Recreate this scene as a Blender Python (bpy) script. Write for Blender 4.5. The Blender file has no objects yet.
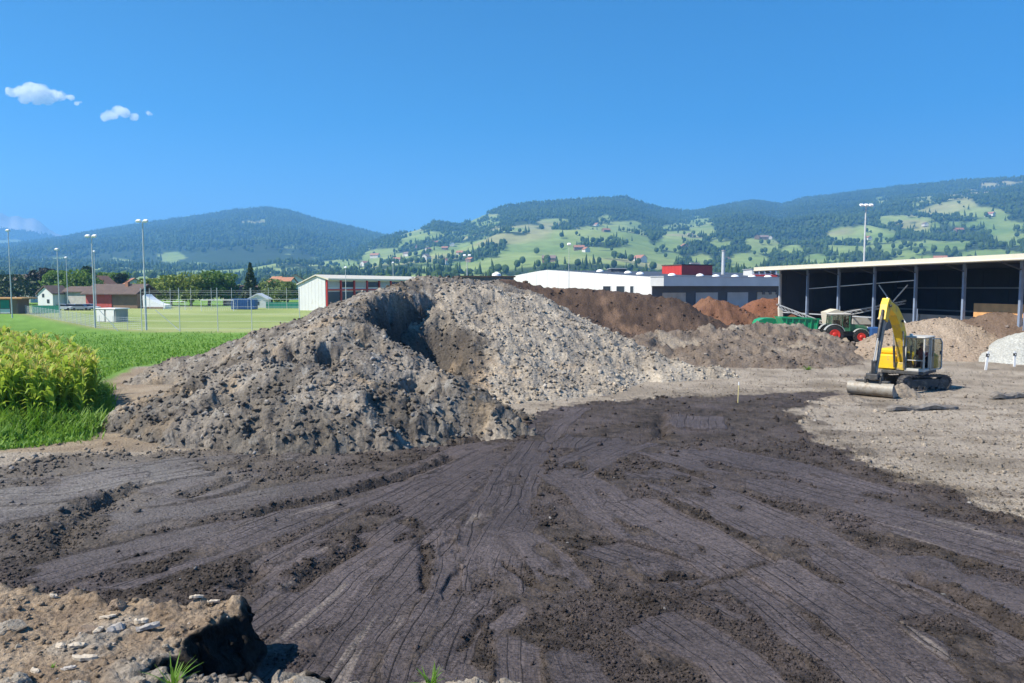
import bpy, math, random
import numpy as np
from mathutils import Vector, Matrix

# ------------------------------------------------------------------ camera, sky, sun, exposure
scene = bpy.context.scene
CAM_H, FPX, PITCH = 5.4, 745.0, math.atan(54.5 / 745.0)
cam_data = bpy.data.cameras.new('camera')
cam_data.sensor_width = 36.0
cam_data.lens = FPX / 1024.0 * 36.0
cam_data.clip_start, cam_data.clip_end = 0.1, 60000.0
cam = bpy.data.objects.new('camera', cam_data)
scene.collection.objects.link(cam)
cam.location = (0, 0, CAM_H)
cam.rotation_euler = (math.pi / 2 - PITCH, 0, 0)
scene.camera = cam

SUN_EL, SUN_AZ = math.radians(49), math.radians(110)          # azimuth counter-clockwise from +Y
SUN_DIR = Vector((-math.cos(SUN_EL) * math.sin(SUN_AZ), math.cos(SUN_EL) * math.cos(SUN_AZ), math.sin(SUN_EL)))
world = bpy.data.worlds.new('World')
scene.world = world
world.use_nodes = True
wn, wl = world.node_tree.nodes, world.node_tree.links
sky = wn.new('ShaderNodeTexSky')
sky.sky_type = 'NISHITA'
sky.sun_disc = False
sky.sun_elevation, sky.sun_rotation = SUN_EL, SUN_AZ
sky.altitude, sky.air_density, sky.dust_density, sky.ozone_density = 400, 0.75, 0.0, 2.5
hs = wn.new('ShaderNodeHueSaturation')
hs.inputs['Hue'].default_value = 0.496
hs.inputs['Saturation'].default_value = 1.52
hs.inputs['Value'].default_value = 0.86
wl.new(sky.outputs[0], hs.inputs['Color'])
wl.new(hs.outputs[0], wn['Background'].inputs[0])
wn['Background'].inputs[1].default_value = 0.090

sun_data = bpy.data.lights.new('sun', 'SUN')
sun_data.energy, sun_data.angle, sun_data.color = 5.0, math.radians(0.53), (1.0, 0.94, 0.84)
sun = bpy.data.objects.new('sun', sun_data)
scene.collection.objects.link(sun)
sun.rotation_euler = SUN_DIR.to_track_quat('Z', 'Y').to_euler()
sun.location = (-60, -30, 80)
scene.view_settings.view_transform = 'Standard'
scene.view_settings.look = 'None'
scene.view_settings.exposure = 0.93
scene.view_settings.gamma = 1.0
scene.view_settings.use_curve_mapping = False
scene.render.engine = 'CYCLES'
scene.cycles.use_denoising = True
scene.cycles.max_bounces = 9
scene.cycles.volume_bounces = 7
scene.cycles.transparent_max_bounces = 12
scene.cycles.caustics_reflective = scene.cycles.caustics_refractive = False

# ------------------------------------------------------------------ helpers
RNG = np.random.default_rng(7)
random.seed(7)
COL = scene.collection
SP, CP = math.sin(PITCH), math.cos(PITCH)

def ray(px, py):
    v = 341.5 - py
    return px - 512.0, FPX * CP + v * SP, -FPX * SP + v * CP
def G(px, py, z=0.0):                      # photo pixel -> point on the level z
    dx, dy, dz = ray(px, py)
    t = (z - CAM_H) / dz
    return dx * t, dy * t
def W(px, py, y):                          # photo pixel at distance y -> x, z
    dx, dy, dz = ray(px, py)
    t = y / dy
    return dx * t, CAM_H + dz * t
def WX(px, y, z=0.0):                      # x of a photo column at distance y, level z
    return (px - 512.0) * (y * CP + (CAM_H - z) * SP) / FPX

_tab = RNG.random(65536).astype(np.float32) * 2 - 1
def _h(ix, iy, s):
    return _tab[(ix * 73856093 ^ iy * 19349663 ^ (s * 83492791 + 1013)) & 0xFFFF]
def vn(x, y, s=0):
    fx, fy = np.floor(x), np.floor(y)
    ix, iy = fx.astype(np.int64), fy.astype(np.int64)
    u, v = x - fx, y - fy
    u = u * u * u * (u * (u * 6 - 15) + 10); v = v * v * v * (v * (v * 6 - 15) + 10)
    a, b = _h(ix, iy, s), _h(ix + 1, iy, s)
    c, d = _h(ix, iy + 1, s), _h(ix + 1, iy + 1, s)
    return (a + (b - a) * u) + ((c + (d - c) * u) - (a + (b - a) * u)) * v
def fbm(x, y, s=0, o=4, g=0.5):
    r, amp, t = 0, 1.0, 0.0
    ca, sa = 0.8, 0.6
    for k in range(o):
        r = r + amp * vn(x, y, s + k * 17); t += amp
        x, y = (x * ca - y * sa) * 2.03 + 3.7, (x * sa + y * ca) * 2.03 + 1.3
        amp *= g
    return r / t
def worley(x, y, s=0):                     # nearest-cell distance and that cell's random value
    fx, fy = np.floor(x).astype(np.int64), np.floor(y).astype(np.int64)
    best = np.full(x.shape, 9.0); val = np.zeros(x.shape); sec = np.full(x.shape, 9.0)
    for i in (-1, 0, 1):
        for j in (-1, 0, 1):
            cx, cy = fx + i, fy + j
            px = cx + 0.5 + 0.45 * _h(cx, cy, s + 1); py = cy + 0.5 + 0.45 * _h(cx, cy, s + 2)
            d = np.hypot(px - x, py - y)
            m = d < best
            sec = np.where(m, best, np.minimum(sec, d))
            val = np.where(m, _h(cx, cy, s + 3), val); best = np.where(m, d, best)
    return best, val, sec
def sst(a, b, x):
    t = np.clip((x - a) / (b - a), 0, 1)
    return t * t * (3 - 2 * t)
def polysd(x, y, poly):                    # signed distance to a closed polygon, negative inside
    d = np.full(x.shape, 1e9); ins = np.zeros(x.shape, bool)
    n = len(poly)
    for i in range(n):
        (ax, ay), (bx, by) = poly[i], poly[(i + 1) % n]
        ex, ey = bx - ax, by - ay
        t = np.clip(((x - ax) * ex + (y - ay) * ey) / (ex * ex + ey * ey + 1e-12), 0, 1)
        d = np.minimum(d, np.hypot(x - ax - t * ex, y - ay - t * ey))
        if ay != by:
            c = ((ay > y) != (by > y)) & (x < ex * (y - ay) / (by - ay) + ax)
            ins ^= c
    return np.where(ins, -d, d)
def polyst(x, y, pl):                      # distance along and signed offset across an open polyline
    best = np.full(x.shape, 1e9); S = np.zeros(x.shape); T = np.zeros(x.shape)
    acc = 0.0
    for (ax, ay), (bx, by) in zip(pl[:-1], pl[1:]):
        ex, ey = bx - ax, by - ay; L = math.hypot(ex, ey)
        t = ((x - ax) * ex + (y - ay) * ey) / (L * L)
        tc = np.clip(t, 0, 1)
        d = np.hypot(x - ax - tc * ex, y - ay - tc * ey)
        sg = np.sign((x - ax) * ey - (y - ay) * ex)
        m = d < best
        best = np.where(m, d, best); S = np.where(m, acc + t * L, S); T = np.where(m, sg * d, T)
        acc += L
    return S, T, acc
def ridge(x, y, pts, slope, slope2=None, rnd=0.0):
    """height of a soil ridge through (x, y, z) points, falling off sideways"""
    H = np.full(x.shape, -9.0)
    for (ax, ay, az), (bx, by, bz) in zip(pts[:-1], pts[1:]):
        ex, ey = bx - ax, by - ay
        t = np.clip(((x - ax) * ex + (y - ay) * ey) / (ex * ex + ey * ey), 0, 1)
        dx, dy = x - ax - t * ex, y - ay - t * ey
        d = np.hypot(dx, dy)
        s = slope if slope2 is None else np.where(ex * dy - ey * dx > 0, slope, slope2)
        H = np.maximum(H, az + (bz - az) * t - s * (np.sqrt(d * d + rnd * rnd) - rnd))
    return H

# ---- object makers
def setp(o, label=None, cat=None, group=None, kind=None):
    if label: o['label'] = label
    if cat: o['category'] = cat
    if group: o['group'] = group
    if kind: o['kind'] = kind
    return o
def empty(name, loc, rz=0.0, label=None, cat=None, group=None):
    o = bpy.data.objects.new(name, None)
    o.empty_display_size = 0.3
    COL.objects.link(o)
    o.location = loc; o.rotation_euler = (0, 0, rz)
    return setp(o, label, cat, group)
def mesh_np(name, v, f, mat, parent=None, smooth=False, attrs=None):
    """mesh from arrays: v (n,3), f (m,3) or (m,4)"""
    me = bpy.data.meshes.new(name)
    v = np.asarray(v, np.float32); f = np.asarray(f, np.int32)
    k = f.shape[1]
    me.vertices.add(len(v)); me.vertices.foreach_set('co', v.ravel())
    me.loops.add(f.size); me.loops.foreach_set('vertex_index', f.ravel())
    me.polygons.add(len(f))
    me.polygons.foreach_set('loop_start', np.arange(0, f.size, k, dtype=np.int32))
    if smooth: me.polygons.foreach_set('use_smooth', np.ones(len(f), bool))
    for an, arr in (attrs or {}).items():
        if arr.ndim == 2:
            a = me.attributes.new(an, 'FLOAT_COLOR', 'POINT')
            c = np.ones((len(v), 4), np.float32); c[:, :3] = arr
            a.data.foreach_set('color', c.ravel())
        else:
            a = me.attributes.new(an, 'FLOAT', 'POINT')
            a.data.foreach_set('value', arr.astype(np.float32))
    me.update(calc_edges=True)
    if mat: me.materials.append(mat)
    o = bpy.data.objects.new(name, me)
    COL.objects.link(o)
    if parent: o.parent = parent
    return o
def copy_tree(o, parent=None):
    c = o.copy(); COL.objects.link(c)
    if parent: c.parent = parent; c.matrix_parent_inverse = o.matrix_parent_inverse.copy()
    for ch in list(o.children): copy_tree(ch, c)
    return c

class MB:
    """collects shaped pieces and links them as one mesh object"""
    def __init__(s): s.v = []; s.f = []
    def add(s, vs, fs):
        b = len(s.v); s.v += [tuple(p) for p in vs]; s.f += [tuple(b + i for i in f) for f in fs]; return s
    def box(s, c, d, rz=0.0, ry=0.0, rx=0.0, bev=0.0):
        M = Matrix.Rotation(rz, 3, 'Z') @ Matrix.Rotation(ry, 3, 'Y') @ Matrix.Rotation(rx, 3, 'X')
        hx, hy, hz = d[0] / 2, d[1] / 2, d[2] / 2
        b = min(bev, hx * .9, hy * .9, hz * .9)
        c = Vector(c)
        if b <= 0:
            vs = [c + M @ Vector((x, y, z)) for z in (-hz, hz) for x, y in ((-hx, -hy), (hx, -hy), (hx, hy), (-hx, hy))]
            return s.add(vs, [(3, 2, 1, 0), (4, 5, 6, 7), (0, 1, 5, 4), (1, 2, 6, 5), (2, 3, 7, 6), (3, 0, 4, 7)])
        rings = []
        for z, k in ((-hz, b), (-hz + b, 0), (hz - b, 0), (hz, b)):
            x, y = hx - k, hy - k
            q = b if k == 0 else b * .6
            rings.append([(x - q, -y), (x, -y + q), (x, y - q), (x - q, y), (-x + q, y), (-x, y - q), (-x, -y + q), (-x + q, -y)])
        vs = [c + M @ Vector((p[0], p[1], z)) for (z, _), r in zip(((-hz, b), (-hz + b, 0), (hz - b, 0), (hz, b)), rings) for p in r]
        fs = [tuple(range(7, -1, -1)), tuple(range(24, 32))]
        for k in range(3):
            for i in range(8):
                j = (i + 1) % 8
                fs.append((k * 8 + i, k * 8 + j, k * 8 + 8 + j, k * 8 + 8 + i))
        return s.add(vs, fs)
    def tube(s, pts, r, n=8, caps=True):
        """tube through points, radius r or list of radii"""
        pts = [Vector(p) for p in pts]
        rr = r if isinstance(r, (list, tuple)) else [r] * len(pts)
        vs = []; fs = []
        for i, p in enumerate(pts):
            d = (pts[min(i + 1, len(pts) - 1)] - pts[max(i - 1, 0)]).normalized()
            a = Vector((0, 0, 1)) if abs(d.z) < .9 else Vector((1, 0, 0))
            u = d.cross(a).normalized(); w = d.cross(u)
            vs += [p + (u * math.cos(2 * math.pi * k / n) + w * math.sin(2 * math.pi * k / n)) * rr[i] for k in range(n)]
        for i in range(len(pts) - 1):
            for k in range(n):
                j = (k + 1) % n
                fs.append((i * n + k, i * n + j, i * n + n + j, i * n + n + k))
        if caps:
            fs.append(tuple(range(n - 1, -1, -1))); fs.append(tuple(range((len(pts) - 1) * n, len(pts) * n)))
        return s.add(vs, fs)
    def beam(s, p0, p1, w, h, up=(0, 0, 1)):
        p0, p1 = Vector(p0), Vector(p1)
        d = (p1 - p0).normalized(); up = Vector(up)
        if abs(d.dot(up)) > .98: up = Vector((0, 1, 0))
        u = d.cross(up).normalized() * w / 2; v = u.cross(d).normalized() * h / 2
        vs = [p + a * u + b * v for p in (p0, p1) for a, b in ((-1, -1), (1, -1), (1, 1), (-1, 1))]
        return s.add(vs, [(3, 2, 1, 0), (4, 5, 6, 7), (0, 1, 5, 4), (1, 2, 6, 5), (2, 3, 7, 6), (3, 0, 4, 7)])
    def prism(s, poly, o, u, v, d):
        """polygon (a, b) laid at o + a*u + b*v and pushed along d"""
        o, u, v, d = Vector(o), Vector(u), Vector(v), Vector(d)
        n = len(poly)
        vs = [o + a * u + b * v for a, b in poly] + [o + a * u + b * v + d for a, b in poly]
        fs = [tuple(range(n - 1, -1, -1)), tuple(range(n, 2 * n))] + [(i, (i + 1) % n, n + (i + 1) % n, n + i) for i in range(n)]
        return s.add(vs, fs)
    def lathe(s, prof, o, axis, n=16):
        o, ax = Vector(o), Vector(axis).normalized()
        a = Vector((0, 0, 1)) if abs(ax.z) < .9 else Vector((1, 0, 0))
        u = ax.cross(a).normalized(); w = ax.cross(u)
        vs = []; fs = []
        for h, r in prof:
            vs += [o + ax * h + (u * math.cos(2 * math.pi * k / n) + w * math.sin(2 * math.pi * k / n)) * max(r, 1e-4) for k in range(n)]
        for i in range(len(prof) - 1):
            for k in range(n):
                j = (k + 1) % n
                fs.append((i * n + k, i * n + j, i * n + n + j, i * n + n + k))
        fs.append(tuple(range(n - 1, -1, -1))); fs.append(tuple(range((len(prof) - 1) * n, len(prof) * n)))
        return s.add(vs, fs)
    def build(s, name, mat, parent=None, smooth=False, bevel=0.0):
        me = bpy.data.meshes.new(name)
        me.from_pydata(s.v, [], s.f)
        import bmesh
        bm = bmesh.new(); bm.from_mesh(me)
        bmesh.ops.recalc_face_normals(bm, faces=bm.faces)
        bm.to_mesh(me); bm.free()
        if smooth:
            me.polygons.foreach_set('use_smooth', [True] * len(me.polygons))
            me.set_sharp_from_angle(angle=math.radians(40))
        if mat: me.materials.append(mat)
        o = bpy.data.objects.new(name, me)
        COL.objects.link(o)
        if parent: o.parent = parent
        if bevel:
            m = o.modifiers.new('edge', 'BEVEL'); m.width = bevel; m.segments = 2; m.limit_method = 'ANGLE'
        return o

# ---- materials
def nd(t, typ, **kw):
    n = t.nodes.new(typ)
    for k, v in kw.items(): setattr(n, k, v)
    return n
def mat(name, col, rough=0.6, var=0.15, scale=6.0, bump=0.0, metal=0.0, dirt=None, dirt_amt=0.0, dirt_scale=2.0, spec=0.5):
    m = bpy.data.materials.new(name); m.use_nodes = True
    t = m.node_tree; b = t.nodes['Principled BSDF']
    tc = nd(t, 'ShaderNodeTexCoord')
    n = nd(t, 'ShaderNodeTexNoise'); n.inputs['Scale'].default_value = scale; n.inputs['Detail'].default_value = 6
    t.links.new(tc.outputs['Object'], n.inputs['Vector'])
    mr = nd(t, 'ShaderNodeMapRange'); mr.inputs[1].default_value = 0.3; mr.inputs[2].default_value = 0.7
    mr.inputs[3].default_value = 1 - var; mr.inputs[4].default_value = 1 + var
    t.links.new(n.outputs[0], mr.inputs[0])
    mx = nd(t, 'ShaderNodeMix', data_type='RGBA', blend_type='MULTIPLY'); mx.inputs[0].default_value = 1
    mx.inputs[6].default_value = (*col, 1)
    t.links.new(mr.outputs[0], mx.inputs[7])
    out = mx.outputs[2]
    if dirt:
        n2 = nd(t, 'ShaderNodeTexNoise'); n2.inputs['Scale'].default_value = dirt_scale; n2.inputs['Detail'].default_value = 8
        n2.inputs['Roughness'].default_value = 0.7
        t.links.new(tc.outputs['Object'], n2.inputs['Vector'])
        r2 = nd(t, 'ShaderNodeMapRange'); r2.inputs[1].default_value = 0.62 - 0.3 * dirt_amt; r2.inputs[2].default_value = 0.75 - 0.2 * dirt_amt
        t.links.new(n2.outputs[0], r2.inputs[0])
        m2 = nd(t, 'ShaderNodeMix', data_type='RGBA')
        t.links.new(r2.outputs[0], m2.inputs[0]); t.links.new(out, m2.inputs[6]); m2.inputs[7].default_value = (*dirt, 1)
        out = m2.outputs[2]
    t.links.new(out, b.inputs['Base Color'])
    b.inputs['Roughness'].default_value = rough; b.inputs['Metallic'].default_value = metal
    b.inputs['Specular IOR Level'].default_value = spec
    if bump:
        bp = nd(t, 'ShaderNodeBump'); bp.inputs['Strength'].default_value = 1.0; bp.inputs['Distance'].default_value = bump
        n3 = nd(t, 'ShaderNodeTexNoise'); n3.inputs['Scale'].default_value = scale * 3; n3.inputs['Detail'].default_value = 5
        t.links.new(tc.outputs['Object'], n3.inputs['Vector'])
        t.links.new(n3.outputs[0], bp.inputs['Height']); t.links.new(bp.outputs[0], b.inputs['Normal'])
    return m
def soil_mat(name, rough=0.9, fine=14.0, var=0.35, bump=0.03, grain=60.0, spec=0.16, scraped=False):
    """earth: measured colour per point, broken up by grains and small stones"""
    m = bpy.data.materials.new(name); m.use_nodes = True
    t = m.node_tree; b = t.nodes['Principled BSDF']; L = t.links.new
    at = nd(t, 'ShaderNodeAttribute', attribute_name='albedo')
    ra = nd(t, 'ShaderNodeAttribute', attribute_name='wet')
    tc = nd(t, 'ShaderNodeTexCoord')
    n = nd(t, 'ShaderNodeTexNoise'); n.inputs['Scale'].default_value = fine; n.inputs['Detail'].default_value = 8; n.inputs['Roughness'].default_value = 0.68
    L(tc.outputs['Object'], n.inputs['Vector'])
    mr = nd(t, 'ShaderNodeMapRange'); mr.inputs[1].default_value = 0.3; mr.inputs[2].default_value = 0.7
    mr.inputs[3].default_value = 1 - var; mr.inputs[4].default_value = 1 + var
    L(n.outputs[0], mr.inputs[0])
    mx = nd(t, 'ShaderNodeMix', data_type='RGBA', blend_type='MULTIPLY'); mx.inputs[0].default_value = 1
    L(at.outputs['Color'], mx.inputs[6]); L(mr.outputs[0], mx.inputs[7])
    L(mx.outputs[2], b.inputs['Base Color'])
    r2 = nd(t, 'ShaderNodeMapRange'); r2.inputs[3].default_value = rough; r2.inputs[4].default_value = 0.62
    L(ra.outputs['Fac'], r2.inputs[0]); L(r2.outputs[0], b.inputs['Roughness'])
    b.inputs['Specular IOR Level'].default_value = spec
    v = nd(t, 'ShaderNodeTexVoronoi'); v.inputs['Scale'].default_value = fine * 0.8
    L(tc.outputs['Object'], v.inputs['Vector'])
    g = nd(t, 'ShaderNodeTexNoise'); g.inputs['Scale'].default_value = grain; g.inputs['Detail'].default_value = 4
    L(tc.outputs['Object'], g.inputs['Vector'])
    ad = nd(t, 'ShaderNodeMath', operation='MULTIPLY_ADD'); ad.inputs[1].default_value = -0.6
    L(v.outputs['Distance'], ad.inputs[0]); L(n.outputs[0], ad.inputs[2])
    ad2 = nd(t, 'ShaderNodeMath', operation='MULTIPLY_ADD'); ad2.inputs[1].default_value = 0.35
    L(g.outputs[0], ad2.inputs[0]); L(ad.outputs[0], ad2.inputs[2])
    if scraped:
        # tooth grooves and cross chatter follow the path of each scrape (along, across in metres)
        al = nd(t, 'ShaderNodeAttribute', attribute_name='along'); ac = nd(t, 'ShaderNodeAttribute', attribute_name='across'); sc = nd(t, 'ShaderNodeAttribute', attribute_name='scrape')
        gv = nd(t, 'ShaderNodeAttribute', attribute_name='groove')
        wb = nd(t, 'ShaderNodeTexNoise', noise_dimensions='1D'); wb.inputs['Scale'].default_value = 1.5; L(al.outputs['Fac'], wb.inputs['W'])
        a1 = nd(t, 'ShaderNodeMath', operation='MULTIPLY_ADD'); a1.inputs[1].default_value = .25; L(wb.outputs[0], a1.inputs[0]); L(gv.outputs['Fac'], a1.inputs[2])
        pp = nd(t, 'ShaderNodeMath', operation='PINGPONG'); pp.inputs[1].default_value = .5; L(a1.outputs[0], pp.inputs[0])
        gr = nd(t, 'ShaderNodeMapRange', interpolation_type='SMOOTHSTEP'); gr.inputs[1].default_value = .0; gr.inputs[2].default_value = .075; gr.inputs[3].default_value = -1; gr.inputs[4].default_value = 0
        L(pp.outputs[0], gr.inputs[0])
        cv = nd(t, 'ShaderNodeCombineXYZ'); m1 = nd(t, 'ShaderNodeMath', operation='MULTIPLY'); m1.inputs[1].default_value = 7.5
        m2 = nd(t, 'ShaderNodeMath', operation='MULTIPLY'); m2.inputs[1].default_value = 3.4
        L(al.outputs['Fac'], m1.inputs[0]); L(ac.outputs['Fac'], m2.inputs[0]); L(m1.outputs[0], cv.inputs[0]); L(m2.outputs[0], cv.inputs[1])
        cn = nd(t, 'ShaderNodeTexNoise'); cn.inputs['Scale'].default_value = 1.0; cn.inputs['Detail'].default_value = 4; cn.inputs['Distortion'].default_value = 1.6; L(cv.outputs[0], cn.inputs['Vector'])
        cr = nd(t, 'ShaderNodeMapRange', interpolation_type='SMOOTHSTEP'); cr.inputs[1].default_value = .54; cr.inputs[2].default_value = .64; cr.inputs[3].default_value = 0; cr.inputs[4].default_value = -.7
        L(cn.outputs[0], cr.inputs[0])
        # fine drag lines along the path
        cv2 = nd(t, 'ShaderNodeCombineXYZ'); m3 = nd(t, 'ShaderNodeMath', operation='MULTIPLY'); m3.inputs[1].default_value = .5
        m4 = nd(t, 'ShaderNodeMath', operation='MULTIPLY'); m4.inputs[1].default_value = 22
        L(al.outputs['Fac'], m3.inputs[0]); L(ac.outputs['Fac'], m4.inputs[0]); L(m3.outputs[0], cv2.inputs[0]); L(m4.outputs[0], cv2.inputs[1])
        dn = nd(t, 'ShaderNodeTexNoise'); dn.inputs['Scale'].default_value = 1.0; dn.inputs['Detail'].default_value = 3; L(cv2.outputs[0], dn.inputs['Vector'])
        # a tooth line fades in and out along its way
        cell = nd(t, 'ShaderNodeMath', operation='ROUND'); L(gv.outputs['Fac'], cell.inputs[0])
        cv3 = nd(t, 'ShaderNodeCombineXYZ'); L(al.outputs['Fac'], cv3.inputs[0]); m5 = nd(t, 'ShaderNodeMath', operation='MULTIPLY'); m5.inputs[1].default_value = 3.7; L(cell.outputs[0], m5.inputs[0]); L(m5.outputs[0], cv3.inputs[1])
        kn = nd(t, 'ShaderNodeTexNoise'); kn.inputs['Scale'].default_value = .55; kn.inputs['Detail'].default_value = 2; L(cv3.outputs[0], kn.inputs['Vector'])
        kr = nd(t, 'ShaderNodeMapRange', interpolation_type='SMOOTHSTEP'); kr.inputs[1].default_value = .38; kr.inputs[2].default_value = .52; L(kn.outputs[0], kr.inputs[0])
        gk = nd(t, 'ShaderNodeMath', operation='MULTIPLY'); L(gr.outputs[0], gk.inputs[0]); L(kr.outputs[0], gk.inputs[1])
        s1 = nd(t, 'ShaderNodeMath', operation='ADD'); L(gk.outputs[0], s1.inputs[0]); L(cr.outputs[0], s1.inputs[1])
        s2 = nd(t, 'ShaderNodeMath', operation='MULTIPLY_ADD'); s2.inputs[1].default_value = .45; L(dn.outputs[0], s2.inputs[0]); L(s1.outputs[0], s2.inputs[2])
        s3 = nd(t, 'ShaderNodeMath', operation='MULTIPLY'); L(s2.outputs[0], s3.inputs[0]); L(sc.outputs['Fac'], s3.inputs[1])
        bp2 = nd(t, 'ShaderNodeBump'); bp2.inputs['Distance'].default_value = .045; bp2.inputs['Strength'].default_value = 1; L(s3.outputs[0], bp2.inputs['Height'])
        # dried pale streaks; torn soil in the grooves, with their shadow put into the colour
        d2 = nd(t, 'ShaderNodeMapRange'); d2.inputs[1].default_value = .3; d2.inputs[2].default_value = .75; d2.inputs[3].default_value = .78; d2.inputs[4].default_value = 1.35
        L(dn.outputs[0], d2.inputs[0])
        d3 = nd(t, 'ShaderNodeMix'); d3.inputs[2].default_value = 1; L(sc.outputs['Fac'], d3.inputs[0]); L(d2.outputs[0], d3.inputs[3])
        mxx = nd(t, 'ShaderNodeMix', data_type='RGBA', blend_type='MULTIPLY'); mxx.inputs[0].default_value = 1
        L(mx.outputs[2], mxx.inputs[6]); L(d3.outputs[0], mxx.inputs[7])
        gs = nd(t, 'ShaderNodeMath', operation='MULTIPLY'); L(gk.outputs[0], gs.inputs[0]); L(sc.outputs['Fac'], gs.inputs[1])
        gm = nd(t, 'ShaderNodeMath', operation='MULTIPLY'); gm.inputs[1].default_value = -.75; L(gs.outputs[0], gm.inputs[0])
        mt_ = nd(t, 'ShaderNodeMix', data_type='RGBA'); mt_.inputs[7].default_value = (.022, .017, .015, 1); L(gm.outputs[0], mt_.inputs[0]); L(mxx.outputs[2], mt_.inputs[6]); L(mt_.outputs[2], b.inputs['Base Color'])
    bp = nd(t, 'ShaderNodeBump'); bp.inputs['Distance'].default_value = bump; bp.inputs['Strength'].default_value = 1
    dr = nd(t, 'ShaderNodeMapRange'); dr.inputs[3].default_value = bump; dr.inputs[4].default_value = bump * 0.35
    L(ra.outputs['Fac'], dr.inputs[0]); L(dr.outputs[0], bp.inputs['Distance'])
    L(ad2.outputs[0], bp.inputs['Height'])
    if scraped: L(bp2.outputs[0], bp.inputs['Normal'])
    L(bp.outputs[0], b.inputs['Normal'])
    return m
def leaf_mat(name, c1, c2, trans=0.35, scale=0.6):
    m = bpy.data.materials.new(name); m.use_nodes = True
    t = m.node_tree; b = t.nodes['Principled BSDF']; L = t.links.new
    tc = nd(t, 'ShaderNodeTexCoord')
    n = nd(t, 'ShaderNodeTexNoise'); n.inputs['Scale'].default_value = scale; n.inputs['Detail'].default_value = 4
    L(tc.outputs['Object'], n.inputs['Vector'])
    mr = nd(t, 'ShaderNodeMapRange'); mr.inputs[1].default_value = 0.35; mr.inputs[2].default_value = 0.65
    L(n.outputs[0], mr.inputs[0])
    mx = nd(t, 'ShaderNodeMix', data_type='RGBA'); mx.inputs[6].default_value = (*c1, 1); mx.inputs[7].default_value = (*c2, 1)
    L(mr.outputs[0], mx.inputs[0]); L(mx.outputs[2], b.inputs['Base Color'])
    b.inputs['Roughness'].default_value = 0.55; b.inputs['Specular IOR Level'].default_value = 0.3
    tr = nd(t, 'ShaderNodeBsdfTranslucent'); L(mx.outputs[2], tr.inputs[0])
    ms = nd(t, 'ShaderNodeMixShader'); ms.inputs[0].default_value = trans
    L(b.outputs[0], ms.inputs[1]); L(tr.outputs[0], ms.inputs[2])
    L(ms.outputs[0], t.nodes['Material Output'].inputs['Surface'])
    return m
def stones(name, pos, size, mat_, flat=0.7, parent=None, seed=1, kind=None, albedo=None):
    """many small broken lumps as one mesh: larger ones with twenty faces, crumbs with eight"""
    r = np.random.default_rng(seed)
    ph = (1 + 5 ** .5) / 2
    ico_v = np.array([(-1, ph, 0), (1, ph, 0), (-1, -ph, 0), (1, -ph, 0), (0, -1, ph), (0, 1, ph), (0, -1, -ph), (0, 1, -ph), (ph, 0, -1), (ph, 0, 1), (-ph, 0, -1), (-ph, 0, 1)]) / math.hypot(1, ph)
    ico_f = np.array([(0, 11, 5), (0, 5, 1), (0, 1, 7), (0, 7, 10), (0, 10, 11), (1, 5, 9), (5, 11, 4), (11, 10, 2), (10, 7, 6), (7, 1, 8), (3, 9, 4), (3, 4, 2), (3, 2, 6), (3, 6, 8), (3, 8, 9), (4, 9, 5), (2, 4, 11), (6, 2, 10), (8, 6, 7), (9, 8, 1)])
    oct_v = np.array([(1, 0, 0), (0, 1, 0), (-1, 0, 0), (0, -1, 0), (0, 0, 1), (0, 0, -1.0)]) * 1.12
    oct_f = np.array([(0, 1, 4), (1, 2, 4), (2, 3, 4), (3, 0, 4), (1, 0, 5), (2, 1, 5), (3, 2, 5), (0, 3, 5)])
    pos, size = np.asarray(pos), np.asarray(size)
    big = size > .055
    V, F, A, base = [], [], [], 0
    for sel, bv, bf in ((big, ico_v, ico_f), (~big, oct_v, oct_f)):
        n = int(sel.sum()); k = len(bv)
        if not n: continue
        v = bv[None] * (1 + 0.3 * r.standard_normal((n, k, 1)))
        sc = np.stack([0.7 + 0.6 * r.random(n), 0.7 + 0.6 * r.random(n), flat * (0.7 + 0.6 * r.random(n))], 1)
        v = v * sc[:, None] * size[sel][:, None, None]
        tl = r.normal(0, .5, n)[:, None]; ct, st_ = np.cos(tl), np.sin(tl)
        y0, z0 = v[..., 1] * ct - v[..., 2] * st_, v[..., 1] * st_ + v[..., 2] * ct
        a = r.random(n) * 6.283
        c, s_ = np.cos(a)[:, None], np.sin(a)[:, None]
        x, y = v[..., 0] * c - y0 * s_, v[..., 0] * s_ + y0 * c
        V.append((np.stack([x, y, z0], 2) + pos[sel][:, None]).reshape(-1, 3))
        F.append((bf[None] + (np.arange(n) * k)[:, None, None] + base).reshape(-1, 3)); base += n * k
        if albedo is not None: A.append(np.repeat(albedo[sel], k, 0))
    V, F = np.concatenate(V), np.concatenate(F)
    at = {'albedo': np.concatenate(A), 'wet': np.zeros(len(V))} if albedo is not None else None
    o = mesh_np(name, V, F, mat_, parent, attrs=at)
    if kind: o['kind'] = kind
    return o
def lerp(a, b, t):
    return np.asarray(a) + (np.asarray(b) - np.asarray(a)) * np.asarray(t)[..., None]

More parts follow.
